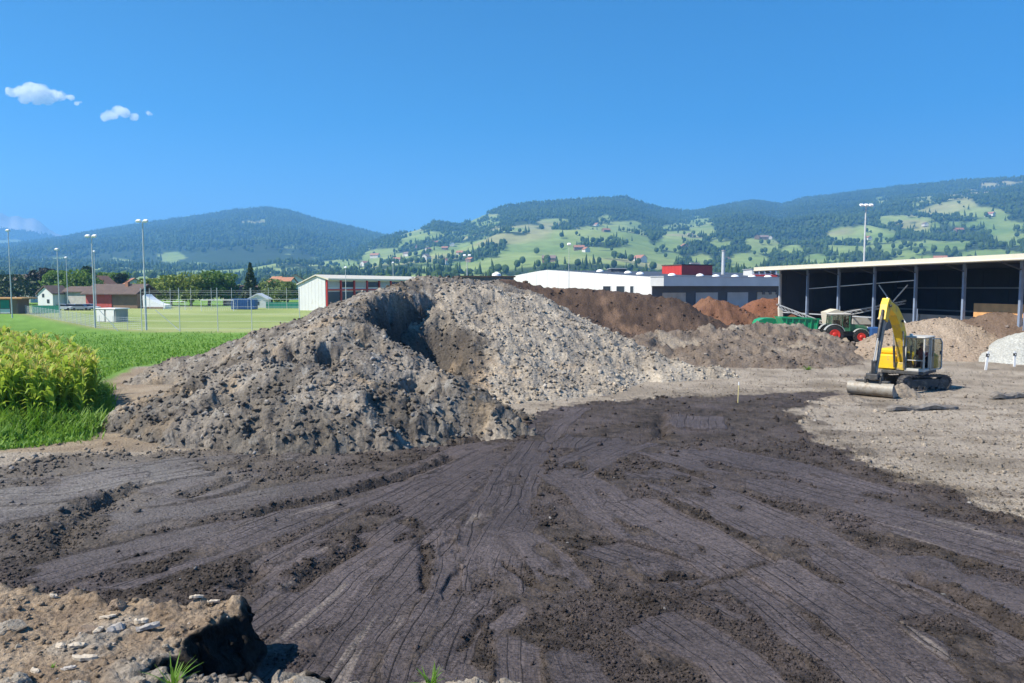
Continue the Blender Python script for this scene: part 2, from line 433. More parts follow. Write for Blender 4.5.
# ------------------------------------------------------------------ ground: one sheet, foreground bank, scraped mud, pale yard, grass
BANK = [(-60, 10.2), G(-150, 588, 1.0), G(0, 581, 1.0), G(60, 583, 1.0), G(120, 588, 1.0), G(165, 595, 1.0), G(200, 592, 1.0), G(237, 591, 1.0),
        G(233, 604, 1.0), G(205, 622, 1.0), G(172, 642, 1.0), G(150, 659, 1.0), G(190, 667, 1.0), G(235, 662, 1.0), G(262, 672, 1.0), G(300, 658, 1.0), G(335, 674, 1.0),
        G(400, 672, 1.0), G(450, 668, 1.0), G(515, 676, 1.0), G(530, 700, 1.0), G(640, 690, 1.0), G(760, 715, 1.0), G(1100, 712, 1.0), (60, 7.5), (60, -60), (-60, -60)]
MUD = [G(-700, 500), G(0, 468), G(60, 458), G(110, 452), G(230, 452), G(330, 447), G(505, 436), G(512, 418), G(560, 408), G(640, 401), G(700, 398), G(780, 393), G(838, 392),
       G(860, 397), G(812, 404), G(795, 415), G(800, 428), G(835, 444), G(868, 462), G(905, 480), G(950, 494), G(1000, 512), G(1040, 524), G(1400, 575), (60, -20), (-60, -20)]
GRASS = [(-16.9, 24.4), (-15.2, 26.0), (-16.0, 29.0), (-17.8, 32.0), (-23.2, 42.0), (-25.5, 50), (-14, 72), (-6, 110), (10, 180), (30, 280), (300, 420), (9000, 3000),
         (20000, 20000), (-20000, 20000), (-20000, 20.0), (-60, 22.5)]
PITCH_AREA = [G(8, 311), G(100, 328.5), G(143, 331.5), G(360, 333), (25, 170), (10, 210), (-150, 206)]
# scraped strips: centre line in photo pixels on the level ground, width m, tooth spacing m, level offset m
STRIPS = [
    ([(-60, 530), (60, 510), (150, 500), (230, 478)], 2.6, .0, .10), ([(-50, 496), (60, 492), (130, 478), (200, 466)], 3.0, .35, .14),
    ([(130, 476), (200, 464), (300, 456)], 1.6, .4, .10), ([(100, 525), (200, 512), (300, 492), (400, 476)], 1.7, .0, .06),
    ([(20, 580), (120, 555), (260, 520), (380, 492), (490, 462)], 1.5, .33, .00), ([(500, 440), (420, 470), (330, 505), (220, 545), (100, 585)], 1.4, .30, .03),
    ([(500, 452), (440, 482), (370, 520), (300, 560), (225, 610)], 1.5, .28, -.02), ([(500, 470), (455, 500), (400, 540), (330, 590), (262, 645), (200, 700)], 1.55, .22, .02),
    ([(520, 480), (480, 515), (440, 560), (400, 610), (360, 672), (330, 720)], 1.5, .24, -.04), ([(470, 520), (468, 560), (455, 600), (430, 660), (415, 710)], 1.25, .25, .05),
    ([(545, 440), (520, 470), (500, 510), (490, 550)], 1.5, .27, .02), ([(530, 500), (505, 540), (490, 590)], 1.2, .26, .04),
    ([(500, 600), (470, 640), (448, 690)], 1.1, .3, .03), ([(560, 470), (600, 500), (650, 540), (700, 590)], 1.6, .0, .03),
    ([(515, 532), (545, 560), (575, 592)], .95, .0, .06), ([(600, 545), (680, 572), (760, 610)], 1.3, .3, -.02),
    ([(640, 470), (720, 500), (800, 540), (900, 600), (1010, 660)], 1.9, .26, .03), ([(660, 450), (760, 480), (860, 510), (980, 545), (1080, 570)], 2.2, .3, .05),
    ([(620, 500), (700, 540), (790, 600), (870, 660), (930, 720)], 1.7, .24, .0), ([(700, 450), (800, 470), (880, 495)], 1.8, .3, .02),
    ([(880, 560), (960, 585), (1060, 620)], 2.0, .0, .07), ([(690, 415), (692, 430)], 2.6, .3, .12), ([(590, 437), (582, 452)], 2.0, .28, .08),
    ([(575, 405), (545, 425), (520, 445)], 2.0, .3, .03), ([(640, 440), (600, 455), (560, 475)], 1.7, .3, .04), ([(560, 635), (590, 720)], .75, .0, .05),
    ([(520, 640), (515, 720)], .6, .2, .04), ([(640, 610), (720, 660), (780, 720)], 1.4, .22, .02), ([(760, 560), (850, 620), (930, 690)], 1.2, .28, .03),
]

EX = []
def bank_parts(x, y):
    d = np.hypot(x, y)
    sd = polysd(x, y, BANK) + 0.22 * fbm(x * 2.0, y * 2.0, 5, 4) + 0.06 * vn(x * 9, y * 9, 9)
    top = 0.82 + .16 * np.clip(.6 - worley(x * 3.1, y * 3.1, 83)[0], 0, 1) * sst(-.7, 0, sd) + 2.75 * sst(7.6, 1.8, d) + 0.10 * fbm(x * .8, y * .8, 6, 3) + 0.07 * fbm(x * 3, y * 3, 7, 4)
    return sd, top

def ground(x, y, full=True):
    """height, colour and wetness of the ground at arrays x, y"""
    n = x.shape
    d = np.hypot(x, y)
    near = d < 75
    z = np.zeros(n); col = np.zeros(n + (3,)); wet = np.zeros(n)
    # broad colours
    f1 = fbm(x * .35, y * .35, 21, 4); f2 = fbm(x * 1.3, y * 1.3, 22, 4); f3 = fbm(x * 5, y * 5, 23, 3)
    pale = lerp((0.265, 0.22, 0.17), (0.41, 0.35, 0.28), np.clip(.5 + .6 * f2 + .3 * f3, 0, 1))
    pale = lerp(pale, (0.20, 0.165, 0.125), np.clip(f1 * 1.5 + .5 * f2, 0, .85))
    rut = sst(.10, .35, fbm(x * .22 + .3 * y, y * 1.1, 25, 4)) * sst(6, 14, x)
    pale = lerp(pale, (0.185, 0.150, 0.115), rut * .6)
    col[...] = pale
    # --- mud
    msd = polysd(x, y, MUD) + (0.9 * fbm(x * .5, y * .5, 31, 3) + .35 * fbm(x * 2.2, y * 2.2, 32, 3)) * np.clip(d / 30, .3, 1.2)
    mud = sst(.10, -.10, msd + .18 * fbm(x * 7, y * 7, 34, 3))
    purple = lerp((0.062, 0.050, 0.048), (0.102, 0.083, 0.080), np.clip(.5 + .7 * f1 + .4 * f3, 0, 1))
    greyer = sst(-2, -12, x) * sst(12, 20, y)
    purple = lerp(purple, (0.175, 0.158, 0.142), greyer * np.clip(.7 + .5 * f2, .2, 1))
    crumb = lerp((0.026, 0.021, 0.018), (0.084, 0.066, 0.054), np.clip(.5 + .8 * f3 + .3 * f2, 0, 1))
    crumb = lerp(crumb, (0.155, 0.132, 0.108), greyer * .75)
    w1, wv, w2 = worley(x * 5.5, y * 5.5, 40)
    w3, wv3, _ = worley(x * 13, y * 13, 44)
    rough = .032 * fbm(x * 1.7, y * 1.7, 41, 4) + .032 * np.clip(.55 - w1, 0, 1) * (1 + wv) + .022 * np.clip(.5 - w3, 0, 1) * (1.2 + wv3)
    mz = rough.copy(); mcol = lerp(crumb, purple, np.clip(.35 + .9 * fbm(x * .9, y * .9, 45, 3), 0, 1)); mwet = np.clip(.25 + f2, 0, .5)
    EX[:] = [np.zeros(n), np.zeros(n), np.full(n, .5), np.zeros(n)]
    if full:
        for k, (pl, wd, sp, off) in enumerate(STRIPS):
            P = [G(*p) for p in pl]
            xs = [p[0] for p in P]; ys = [p[1] for p in P]
            m = (x > min(xs) - 2.5) & (x < max(xs) + 2.5) & (y > min(ys) - 2.5) & (y < max(ys) + 2.5) & near
            if not m.any(): continue
            X, Y = x[m], y[m]
            S, T, Ltot = polyst(X, Y, P)
            wob = .12 * fbm(S * .5, T * 0 + k, 50 + k, 2)
            T = T + wob
            edge = wd / 2 + .10 * fbm(S * 1.6, T * .7, 51 + k, 3)
            endn = .45 * fbm(T * 2.2, S * .2 + k, 52 + k, 3)
            ins = sst(.04, -.04, np.abs(T) - edge) * sst(-.05, .12, S - endn - .2) * sst(.1, -.1, S - Ltot - endn + .1)
            # torn, crumbly patches where the blade skipped
            skip = sst(.16, .36, fbm(S * .55, T * 1.1 + 3 * k, 53 + k, 4) + .10 * fbm(S * 3, T * 6, 54 + k, 2))
            ins = ins * (1 - .95 * skip)
            h = off * .6 + (.03 * T / wd) + .018 * vn(S * .7, T * .7, 55 + k) + .008 * fbm(S * 1.0, T * 8, 61 + k, 2)
            streak = fbm(S * .35, T * 7, 62 + k, 3)
            c = purple[m] * (1 + .14 * streak + .12 * vn(S * .3, T * .4 + k, 65))[:, None]
            c = lerp(c, (.20, .168, .142), sst(.30, .5, streak) * .6 * sst(0, .3, vn(S * .4, T * .3, 63)))
            crack = 0.0 * S
            on = ins > .5
            for arr, val in ((EX[0], S), (EX[1], T + 40 + 7 * k), (EX[2], (T + .02 * vn(S * .8, T * 0, 56 + k)) / sp + 100 if sp > 0 else T * 0 + .5)):
                a_ = arr[m]; a_[on] = val[on]; arr[m] = a_
            e_ = EX[3][m]; EX[3][m] = e_ + ((.45 + .55 * sst(-.4, .2, fbm(S * .4, T * .8 + k, 66, 2))) - e_) * ins
            lip = np.exp(-((np.abs(T) - edge - .07) / .09) ** 2) * sst(-.1, .5, fbm(S * 1.3, np.sign(T) * 3 + k, 64 + k, 2) + .05) * sst(0, .5, S) * sst(0, .5, Ltot - S)
            z0 = mz[m]; c0 = mcol[m]; w0 = mwet[m]
            mz[m] = z0 + (h - z0) * ins + lip * (.02 + .06 * np.clip(.5 - w1[m], 0, 1))
            mcol[m] = lerp(c0 + (c - c0) * ins[:, None], crumb[m], lip * .8)
            mwet[m] = w0 + (.85 - .4 * crack - w0) * ins
        # trenches and broken ridges left between passes
        for pl, wd, dep, hi in (([(286, 592), (308, 575), (330, 561), (372, 538)], .30, .16, .22), ([(228, 588), (245, 578), (263, 566)], .34, .22, .06),
                                ([(424, 540), (426, 565), (425, 592)], .12, .12, .03), ([(62, 548), (64, 528), (90, 512), (118, 492)], .34, .22, .14), ([(60, 515), (110, 498), (150, 484)], .25, .16, .05),
                                ([(250, 514), (330, 498), (400, 478), (455, 456)], .26, .16, .14), ([(662, 440), (661, 424), (664, 414)], .30, .26, .05),
                                ([(905, 575), (960, 600), (1020, 632), (1060, 650)], .22, .12, .16), ([(640, 582), (670, 578), (705, 575)], .18, .08, .12),
                                ([(330, 452), (400, 446), (470, 441), (506, 434)], .4, .2, .1), ([(180, 500), (240, 480), (330, 470)], .3, .1, .14), ([(500, 560), (530, 583), (562, 592)], .10, .07, .02),
                                ([(770, 560), (720, 580), (690, 590)], .08, .05, .02), ([(455, 655), (480, 625), (505, 605)], .10, .07, .04)):
            P = [G(*p) for p in pl]
            xs = [p[0] for p in P]; ys = [p[1] for p in P]
            m = (x > min(xs) - 2) & (x < max(xs) + 2) & (y > min(ys) - 2) & (y < max(ys) + 2) & near
            S, T, Ltot = polyst(x[m], y[m], P)
            T = T + .12 * fbm(S * 2, T * 2, 71, 3); wd = wd * .75
            e = sst(-.1, .3, S) * sst(-.1, .3, Ltot - S)
            g = np.exp(-(T / wd) ** 2) * e
            rr = np.exp(-((T + wd * 1.6) / (wd * .9)) ** 2) * e * np.clip(.5 + 1.2 * fbm(x[m] * 3, y[m] * 3, 72, 3), 0, 1.5)
            mz[m] += -dep * .85 * g + hi * .45 * rr
            mcol[m] = lerp(mcol[m], crumb[m] * .9, np.clip(g + rr, 0, 1) * .8)
            mwet[m] *= 1 - np.clip(g + rr, 0, 1); EX[3][m] *= 1 - np.clip(g + rr, 0, 1)
    rim = np.exp(-(msd / .6) ** 2) * sst(.0, .35, fbm(x * 1.3, y * 1.3, 33, 4) + .1) * sst(60, 40, d)
    pz = .03 * fbm(x * .9, y * .9, 24, 4) + .03 * np.clip(.5 - w1, 0, 1) * (1 + wv) * np.clip(.4 + f2, 0, 1)
    z = pz * (1 - mud) + mz * mud + rim * (.03 + .12 * np.clip(.55 - w1, 0, 1))
    col = col + (mcol - col) * mud[..., None]
    col = lerp(col, crumb, rim * .75)
    sp1, spv, _ = worley(x * 9, y * 9, 47)
    col = lerp(col, (.13, .11, .09), sst(.55, .8, spv) * sst(.45, .25, sp1) * (1 - mud) * .7)
    dk = sst(.30, .42, f2 + .35 * f3) * sst(4, .5, msd) * (1 - mud)
    col = lerp(col, crumb * 1.3, dk * .6)
    wet = mwet * mud * (1 - rim)
    # tan verge beside the field
    tan = sst(6, 0, np.abs(polysd(x, y, GRASS))) * (y > 24) * (d < 55) * (1 - mud)
    col = lerp(col, lerp((.23, .165, .105), (.36, .28, .19), np.clip(.5 + f2, 0, 1)), tan * .8)
    # --- foreground bank
    bsd, top = bank_parts(x, y)
    bk = sst(.30, -.02, bsd)
    bw1, bwv, _ = worley(x * 4.2, y * 4.2, 80)
    top = top + .05 * np.clip(.5 - bw1, 0, 1) * (1 + bwv) + .03 * np.clip(.5 - w3, 0, 1)
    inb = d < 14
    z = np.where(inb, z + (top - z) * bk, z)
    bcol = lerp((.20, .145, .098), (.37, .285, .20), np.clip(.45 + .7 * f2 + .5 * f3, 0, 1))
    bcol = lerp(bcol, (.31, .275, .23), sst(.25, .6, fbm(x * 1.5, y * 1.5, 82, 3)) * .7)
    bcol = lerp(bcol, (.30, .262, .215), sst(-.7, -.1, bsd) * sst(9.4, 8.8, y) * .8)
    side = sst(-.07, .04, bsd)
    bcol = lerp(bcol, (.024, .020, .017), side * sst(0, -1.2, x - .0) * (y > 8.2))  # cut face: dark soil, with its shade put into the colour
    kb = (bk > .02) * inb
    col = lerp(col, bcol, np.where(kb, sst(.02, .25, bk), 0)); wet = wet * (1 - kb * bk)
    # --- grass
    gsd = polysd(x, y, GRASS) + .35 * fbm(x * .8, y * .8, 91, 3)
    gr = sst(.3, -.3, gsd) * (d > 15)
    gc = lerp((.105, .215, .030), (.185, .315, .060), np.clip(.5 + .7 * fbm(x * .22, y * .5, 92, 4) + .3 * f2, 0, 1))
    psd = polysd(x, y, PITCH_AREA)
    pc = lerp((.215, .275, .085), (.33, .37, .145), np.clip(.5 + .9 * fbm(x * .04, y * .09, 93, 4) + .15 * np.sin(y * .55), 0, 1))
    gc = lerp(gc, pc, sst(.5, -.5, psd))
    gc = lerp(gc, (.30, .27, .13), np.exp(-((psd) / 1.2) ** 2) * .55)
    far = sst(230, 500, d)
    gc = lerp(gc, lerp((.12, .19, .045), (.26, .29, .10), np.clip(.5 + fbm(x * .004, y * .004, 94, 3), 0, 1)), far)
    col = lerp(col, gc, gr)
    z = z * (1 - gr) + gr * (.05 * fbm(x * .3, y * .3, 95, 3) + .02 * f3 * (d < 80))
    wet = wet * (1 - gr)
    EX[3][:] = EX[3] * mud * (1 - rim) * (1 - gr) * (1 - kb * bk)
    z = np.where(d > 90, z * .3, z)
    return z, col, np.clip(wet, 0, 1)

def ground_z(x, y):
    return ground(np.atleast_1d(np.asarray(x, float)), np.atleast_1d(np.asarray(y, float)), False)[0]

A0 = math.radians(37.5)
ang = np.concatenate([np.linspace(-A0, A0, 940), np.linspace(A0, 2 * math.pi - A0, 90)[1:]])     # measured from +Y, the last column closes the ring
pyr = np.concatenate([np.arange(2200, 900, -110), np.arange(900, 700, -1.6), np.arange(700, 372, -.88), np.arange(372, 289, -1.6)])
rad = np.concatenate([[.3], CAM_H * FPX / (pyr - 287.0), [3000, 4500, 7000, 11000, 20000]])
RR, AA = np.meshgrid(rad, ang, indexing='ij')
gx, gy = RR * np.sin(AA), RR * np.cos(AA)
gz, gcol, gwet = ground(gx, gy)
nb = (RR < 13) & (gz > .06)
wgt = np.where(nb, sst(.06, .25, gz) * sst(1.0, .8, gz), 0)
gx = gx + wgt * .16 * fbm(gz * 5 + gx * 2, gy * 4, 96, 3); gy = gy + wgt * .16 * fbm(gz * 5 + gy * 2, gx * 4, 97, 3)
nr, nc = gx.shape
idx = np.arange(nr * nc).reshape(nr, nc)
gf = np.stack([idx[:-1, :-1], idx[:-1, 1:], idx[1:, 1:], idx[1:, :-1]], -1).reshape(-1, 4)[:, ::-1]
M_GROUND = soil_mat('bare earth and turf', rough=.92, fine=17, var=.48, bump=.06, grain=70, scraped=True)
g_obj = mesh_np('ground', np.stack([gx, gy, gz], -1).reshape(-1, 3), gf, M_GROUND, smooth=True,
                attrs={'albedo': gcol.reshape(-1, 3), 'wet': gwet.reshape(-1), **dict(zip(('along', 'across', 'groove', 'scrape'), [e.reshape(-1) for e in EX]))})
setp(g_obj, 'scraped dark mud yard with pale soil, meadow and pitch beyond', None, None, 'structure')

# ------------------------------------------------------------------ earth heaps
def R3(pts):                                # (px, py, distance) -> ridge points
    out = []
    for px, py, y in pts:
        x, z = W(px, py, y); out.append((x, y, z))
    return out
def clods(x, y, s, sc, a):
    w, v, w2 = worley(x * sc, y * sc, s)
    return a * np.clip(.6 - w, 0, 1) * (1 + .8 * v)

CLIFF = [(x, y) for x, y, z in R3([(456, 372, 32.4), (424, 352, 32.8), (398, 328, 34.8), (398, 306, 38.5), (424, 297, 41.8), (458, 292, 43.8), (496, 300, 44.2)])]
CLIFF_POLY = CLIFF + [(30, 44.5), (30, 33.2)]
def mound_front(x, y):
    wx = x + .9 * fbm(x * .35, y * .35, 101, 3); wy = y + .9 * fbm(x * .35, y * .35, 102, 3)
    A = ridge(wx, wy, R3([(190, 396, 29.0), (232, 366, 30.5), (290, 333, 31.6), (335, 317, 32.2), (366, 324, 31.8), (430, 372, 29.6), (512, 424, 27.0)]), .66, None, .5)
    B = ridge(wx, wy, R3([(335, 317, 32.2), (366, 300, 38), (398, 286, 44), (436, 276, 50), (500, 279, 53)]), .52, None, .6)
    C = ridge(wx, wy, R3([(398, 286, 44), (340, 302, 45), (270, 329, 45), (190, 354, 44), (150, 374, 42)]), .50, None, .8)
    H = np.maximum(np.maximum(A, B), C) - .06
    H = H + .30 * fbm(x * .7, y * .7, 103, 4) + .08 * fbm(x * 2.4, y * 2.4, 104, 3)
    # slumped blocks: lumpy steps, strongest on the lower left and along the toe
    w, v, w2 = worley(wx * 1.15, wy * 1.0, 105)
    zone = sst(-.25, .35, fbm(x * .3, y * .3, 106, 2) + .35 * sst(2.5, .4, H))
    H = H + zone * .12 * v * sst(.0, .45, w2 - w) * sst(-.3, .5, H) + .05 * fbm(x * 3.3, y * 3.3, 116, 3) + .05 * fbm(x * 8, y * 8, 117, 2)
    toe = sst(2.2, .8, H) * sst(31.5, 29.5, y) * sst(-.5, .2, H)
    H = H + toe * .16 * v * sst(.0, .30, w2 - w)
    for px, py, dist, r, dep in ((296, 374, 29.9, 1.25, 1.35), (262, 372, 30.2, .8, .9), (330, 378, 29.4, .9, .6), (205, 395, 28.8, .9, .55), (420, 408, 28.4, .8, .5), (372, 352, 31.0, .7, .4)):
        cx, cz = W(px, py, dist)
        dd = np.hypot((x - cx) * 1.0, (y - dist) * .8) + .35 * fbm(x * 1.5, y * 1.5, 107, 3)
        H = H - dep * 1.1 * sst(r, r * .35, dd) * sst(-.6 * r, .1 * r, -(x - cx) + .3)
    H = H + .22 * sst(-.02, .40, H + .25 * fbm(x * .9, y * .9, 108, 3)) * sst(31, 28, y)        # standing toe
    H = H + clods(x, y, 109, 2.2, .12) * sst(0, .8, H) * sst(-.3, .3, fbm(x * .5, y * .5, 113, 2)) + clods(x, y, 110, 5.0, .07)
    cs = polysd(x, y, CLIFF_POLY) + .38 * fbm(x * 1.1, y * 1.1, 111, 3) + .18 * fbm(x * 3.5, y * 3.5, 112, 2)
    H = np.where(cs < 1.5, -.6 + (H + .6) * np.clip((cs + .1) / 1.6, 0, 1) ** .6, H)
    return H
def mound_front_col(x, y, H):
    f = fbm(x * .5, y * .5, 120, 4); g = fbm(x * 2.5, y * 2.5, 121, 3); w, v, _ = worley(x * 3, y * 3, 122)
    c = lerp((.140, .122, .102), (.275, .24, .198), np.clip(.5 + .6 * f + .5 * g, 0, 1))
    c = lerp(c, (.33, .25, .165), sst(.2, .5, fbm(x * .8, y * .8, 123, 3)) * .55)
    c = lerp(c, (.115, .10, .09), sst(.25, .6, v) * .6)
    c = lerp(c, (.36, .34, .30), sst(.65, .9, v) * .5)
    dark_patch = sst(-.05, .30, fbm(x * .45, y * .45, 124, 4) + .35 * sst(2.2, .6, H) * sst(31.5, 29.5, y) - .05)  # darker patches, more of them low on the front toe
    c = lerp(c, c * .5, dark_patch * .8)
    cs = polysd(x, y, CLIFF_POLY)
    return lerp(c, (.050, .043, .038), sst(1.5, .7, cs) * .92 * sst(29, 32, y))  # cliff soil darkened, the hollow's shade put into its colour

def mound_pale(x, y):
    wx = x + .7 * fbm(x * .4, y * .4, 131, 3); wy = y + .7 * fbm(x * .4, y * .4, 132, 3)
    A = ridge(wx, wy, R3([(395, 292, 45), (440, 279, 47), (490, 279, 49), (526, 288, 50), (546, 308, 48.5), (600, 331, 46.5), (650, 347, 45.5), (705, 361, 45), (752, 375, 44.5)]), .50, .50, .5)
    B = ridge(wx, wy, R3([(478, 330, 41), (485, 305, 45), (490, 282, 49)]), .45, None, .8)
    H = np.maximum(A, B) - .25
    hx, hz_ = W(428, 335, 37.0)
    pit = np.hypot((x - hx) / 3.4, (y - 37.5) / 5.5) + .18 * fbm(x * .7, y * .7, 146, 3)
    H = np.minimum(H, .9 + 7.0 * np.clip(pit - .55, 0, 9))
    H = H + .26 * fbm(x * .8, y * .8, 133, 4) + .07 * fbm(x * 2.2, y * 2.2, 134, 3)
    w, v, w2 = worley(wx * .95, wy * .95, 135)
    H = H + .06 * fbm(x * 4, y * 4, 147, 3) + .15 * v * sst(.0, .45, w2 - w) * sst(.6, 2.2, H) * sst(-.2, .3, fbm(x * .35, y * .35, 136, 2) + .1)
    H = H + clods(x, y, 137, 2.0, .20) * sst(.1, 1.0, H) * sst(-.3, .3, fbm(x * .5, y * .5, 139, 2)) + clods(x, y, 138, 5, .08)
    return H - .12
def mound_pale_col(x, y, H):
    f = fbm(x * .5, y * .5, 140, 4); g = fbm(x * 2.4, y * 2.4, 141, 3); w, v, _ = worley(x * 2.8, y * 2.8, 142)
    c = lerp((.245, .208, .165), (.42, .365, .29), np.clip(.5 + .6 * f + .5 * g, 0, 1))
    c = lerp(c, (.145, .13, .115), sst(.3, .65, v) * .55 * sst(.3, 1.5, H))
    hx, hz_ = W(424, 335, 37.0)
    c = lerp(c, (.060, .052, .046), sst(1.15, .75, np.hypot((x - hx) / 3.4, (y - 37.5) / 5.5) + .15 * g) * .9)  # pit floor: wet soil, with the shade of the hollow painted in
    c = lerp(c, (.40, .30, .20), sst(.25, .55, fbm(x * .7, y * .7, 143, 3)) * .5 * sst(2.5, .6, H))
    return c

def mk(ridges, noise=.15, sc=.6, seed=200, cl=.1, clsc=2.2, block=0.0):
    def H(x, y):
        wx = x + .6 * fbm(x * .3, y * .3, seed + 1, 3); wy = y + .6 * fbm(x * .3, y * .3, seed + 2, 3)
        h = np.full(x.shape, -9.0)
        for r, s, rd in ridges: h = np.maximum(h, ridge(wx, wy, R3(r), s, None, rd))
        h = h + noise * fbm(x * sc, y * sc, seed + 3, 4) + noise * .5 * fbm(x * sc * 4, y * sc * 4, seed + 4, 3)
        if block:
            w, v, w2 = worley(wx * .8, wy * .8, seed + 6)
            h = h + block * v * sst(.02, .25, w2 - w) * sst(.2, 1.0, h)
        return h + clods(x, y, seed + 5, clsc, cl) * sst(0, .6, h) - .1
    return H
def mkcol(c1, c2, c3=None, seed=300, sc=.5):
    def C(x, y, H):
        c = lerp(c1, c2, np.clip(.5 + .7 * fbm(x * sc, y * sc, seed, 4) + .4 * fbm(x * 3, y * 3, seed + 1, 3), 0, 1))
        if c3: c = lerp(c, c3, sst(.18, .5, fbm(x * .45, y * .45, seed + 2, 3)))
        return c
    return C
HEAPS = [
    ('earth_mound', mound_front, mound_front_col, (84, 560), (22.5, 56), (1.05, .11), .05,
     'large grey earth mound with slumped front and dark dug-out hollow beside maize'),
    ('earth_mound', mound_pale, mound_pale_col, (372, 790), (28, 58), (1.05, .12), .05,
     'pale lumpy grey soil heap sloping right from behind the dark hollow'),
    ('compost_heap', mk([([(470, 286, 72), (500, 279, 71), (545, 287, 71), (610, 291, 71), (668, 296, 71), (700, 312, 70), (745, 334, 68)], .62, 1.0), ([(500, 280, 70), (560, 312, 64), (640, 338, 58.5)], .40, 1.2)], .22, .5, 210, .22, 1.6),
     mkcol((.060, .040, .030), (.108, .072, .052), (.158, .102, .070), 310), (430, 800), (50, 84), (1.4, .25), .05, 'long dark brown compost heap in front of the white industrial hall'),
    ('compost_heap', mk([([(690, 309, 87), (712, 296, 87), (738, 306, 86), (757, 322, 84)], .66, .5)], .22, .6, 220, .25, 1.4),
     mkcol((.125, .062, .038), (.20, .104, .062), None, 320), (660, 790), (76, 96), (1.6, .3), .05, 'small reddish brown compost heap, left of the two before the hall'),
    ('compost_heap', mk([([(736, 312, 96), (760, 299, 96), (790, 296, 96), (815, 300, 96)], .66, .5)], .22, .6, 230, .2, 1.4),
     mkcol((.13, .058, .034), (.20, .09, .052), None, 330), (715, 860), (86, 106), (1.6, .3), .05, 'reddish brown compost heap tucked against the open shed corner'),
    ('soil_berm', mk([([(640, 336, 56), (690, 331, 59), (745, 325, 61), (780, 322, 62), (802, 331, 60), (812, 345, 57)], .40, 1.5), ([(700, 345, 54), (740, 338, 55), (790, 346, 54)], .30, 1.2)], .28, .5, 240, .26, 1.7, .3),
     mkcol((.120, .092, .072), (.195, .158, .125), (.25, .21, .165), 340), (600, 880), (43, 74), (1.4, .2), .05, 'low grey-brown soil berm hiding the wheels of the green trailer'),
    ('soil_heap', mk([([(878, 343, 57.5), (893, 331, 58.5), (910, 321, 59.5), (932, 317, 59.5), (955, 318, 59.5), (972, 335, 57.5)], .60, 1.0)], .14, .6, 250, .12, 1.8),
     mkcol((.255, .195, .14), (.36, .285, .215), (.30, .23, .17), 350), (815, 1010), (46, 70), (1.3, .2), .05, 'tan sandy soil heap behind the yellow excavator'),
    ('soil_heap', mk([([(968, 326, 62), (992, 312, 61.5), (1030, 309, 61), (1090, 310, 61)], .62, 1.0)], .18, .6, 260, .14, 1.8),
     mkcol((.115, .080, .060), (.175, .128, .098), None, 360), (920, 1230), (48, 70), (1.6, .25), .05, 'dark brown soil heap in front of the shed at right'),
    ('gravel_heap', mk([([(990, 350, 54.6), (1026, 331, 55), (1075, 328, 55), (1130, 340, 55)], .60, .6)], .07, .9, 270, .06, 3.0),
     mkcol((.33, .33, .305), (.43, .43, .395), None, 370), (930, 1240), (49, 66), (1.3, .16), .05, 'pale grey gravel heap behind the two white marker posts'),
]
M_HEAP = soil_mat('heaped earth', rough=.95, fine=8, var=.42, bump=.07, grain=34)
HEAPF = []
SCATTER = []
for name, HF, CF, (pa, pb), (ya, yb), (dpx, dy), sink, label in HEAPS:
    us = (np.arange(pa, pb, dpx) - 512) / FPX
    yy = [ya]
    while yy[-1] < yb: yy.append(yy[-1] + dy * max(1.0, (yy[-1] / ya) ** 1.5))
    Y, U = np.meshgrid(np.array(yy), us, indexing='ij')
    X = U * (Y + .4)
    H = HF(X, Y)
    keep = H > -.25
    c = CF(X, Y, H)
    n0, n1 = X.shape
    ii = np.arange(n0 * n1).reshape(n0, n1)
    q = np.stack([ii[:-1, :-1], ii[:-1, 1:], ii[1:, 1:], ii[1:, :-1]], -1).reshape(-1, 4)[:, ::-1]
    q = q[keep.ravel()[q].any(1)]
    used = np.unique(q); remap = np.full(n0 * n1, -1); remap[used] = np.arange(len(used))
    V = np.stack([X, Y, np.maximum(H, -.45)], -1).reshape(-1, 3)[used]
    a_ = .14 if 'mound' in name else .08
    V = V + a_ * np.stack([fbm(V[:, 2] * 2.3 + V[:, 0] * .4, V[:, 1] * 1.1, 181, 4), fbm(V[:, 2] * 2.3 + V[:, 1] * .4, V[:, 0] * 1.1, 182, 4), V[:, 0] * 0], 1) * sst(0, .4, V[:, 2])[:, None]
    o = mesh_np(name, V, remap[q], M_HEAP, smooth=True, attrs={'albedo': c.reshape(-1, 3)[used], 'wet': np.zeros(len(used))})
    setp(o, label, 'heap' if 'mound' not in name else 'mound', 'earth heaps around the yard')
    SCATTER.append((o, X, Y, H, c, pa, pb, ya, yb))

def heap_z(x, y):
    z = np.full(np.shape(x), -9.0)
    for h in HEAPS: z = np.maximum(z, h[1](x, y))
    return z

# loose lumps lying on the heaps and the ground
r = np.random.default_rng(11)
for k, (cnt, smin, smax) in enumerate(((14000, .015, .12), (10000, .015, .13), (700, .05, .2), (250, .06, .2), (200, .06, .2), (1200, .04, .17), (700, .04, .14), (300, .05, .14), (300, .02, .05))):
    o, X, Y, H, c, pa, pb, ya, yb = SCATTER[k]
    ok = np.argwhere(H > .02)
    p = ok[r.integers(0, len(ok), cnt)]
    x, y = X[p[:, 0], p[:, 1]], Y[p[:, 0], p[:, 1]]
    z = H[p[:, 0], p[:, 1]]; cc = c[p[:, 0], p[:, 1]]
    s = smin + (smax - smin) * r.random(cnt) ** 4.5
    alb = cc * (0.75 + .5 * r.random((cnt, 1))) + (r.random((cnt, 1)) > .95) * .12
    stones('loose_lumps', np.stack([x, y, z + s * .25], 1), s, M_HEAP, .75, o, 20 + k, 'stuff', alb)
n = 15000
py = 396 + 295 * r.random(n) ** 1.25; px = -20 + 1070 * r.random(n)
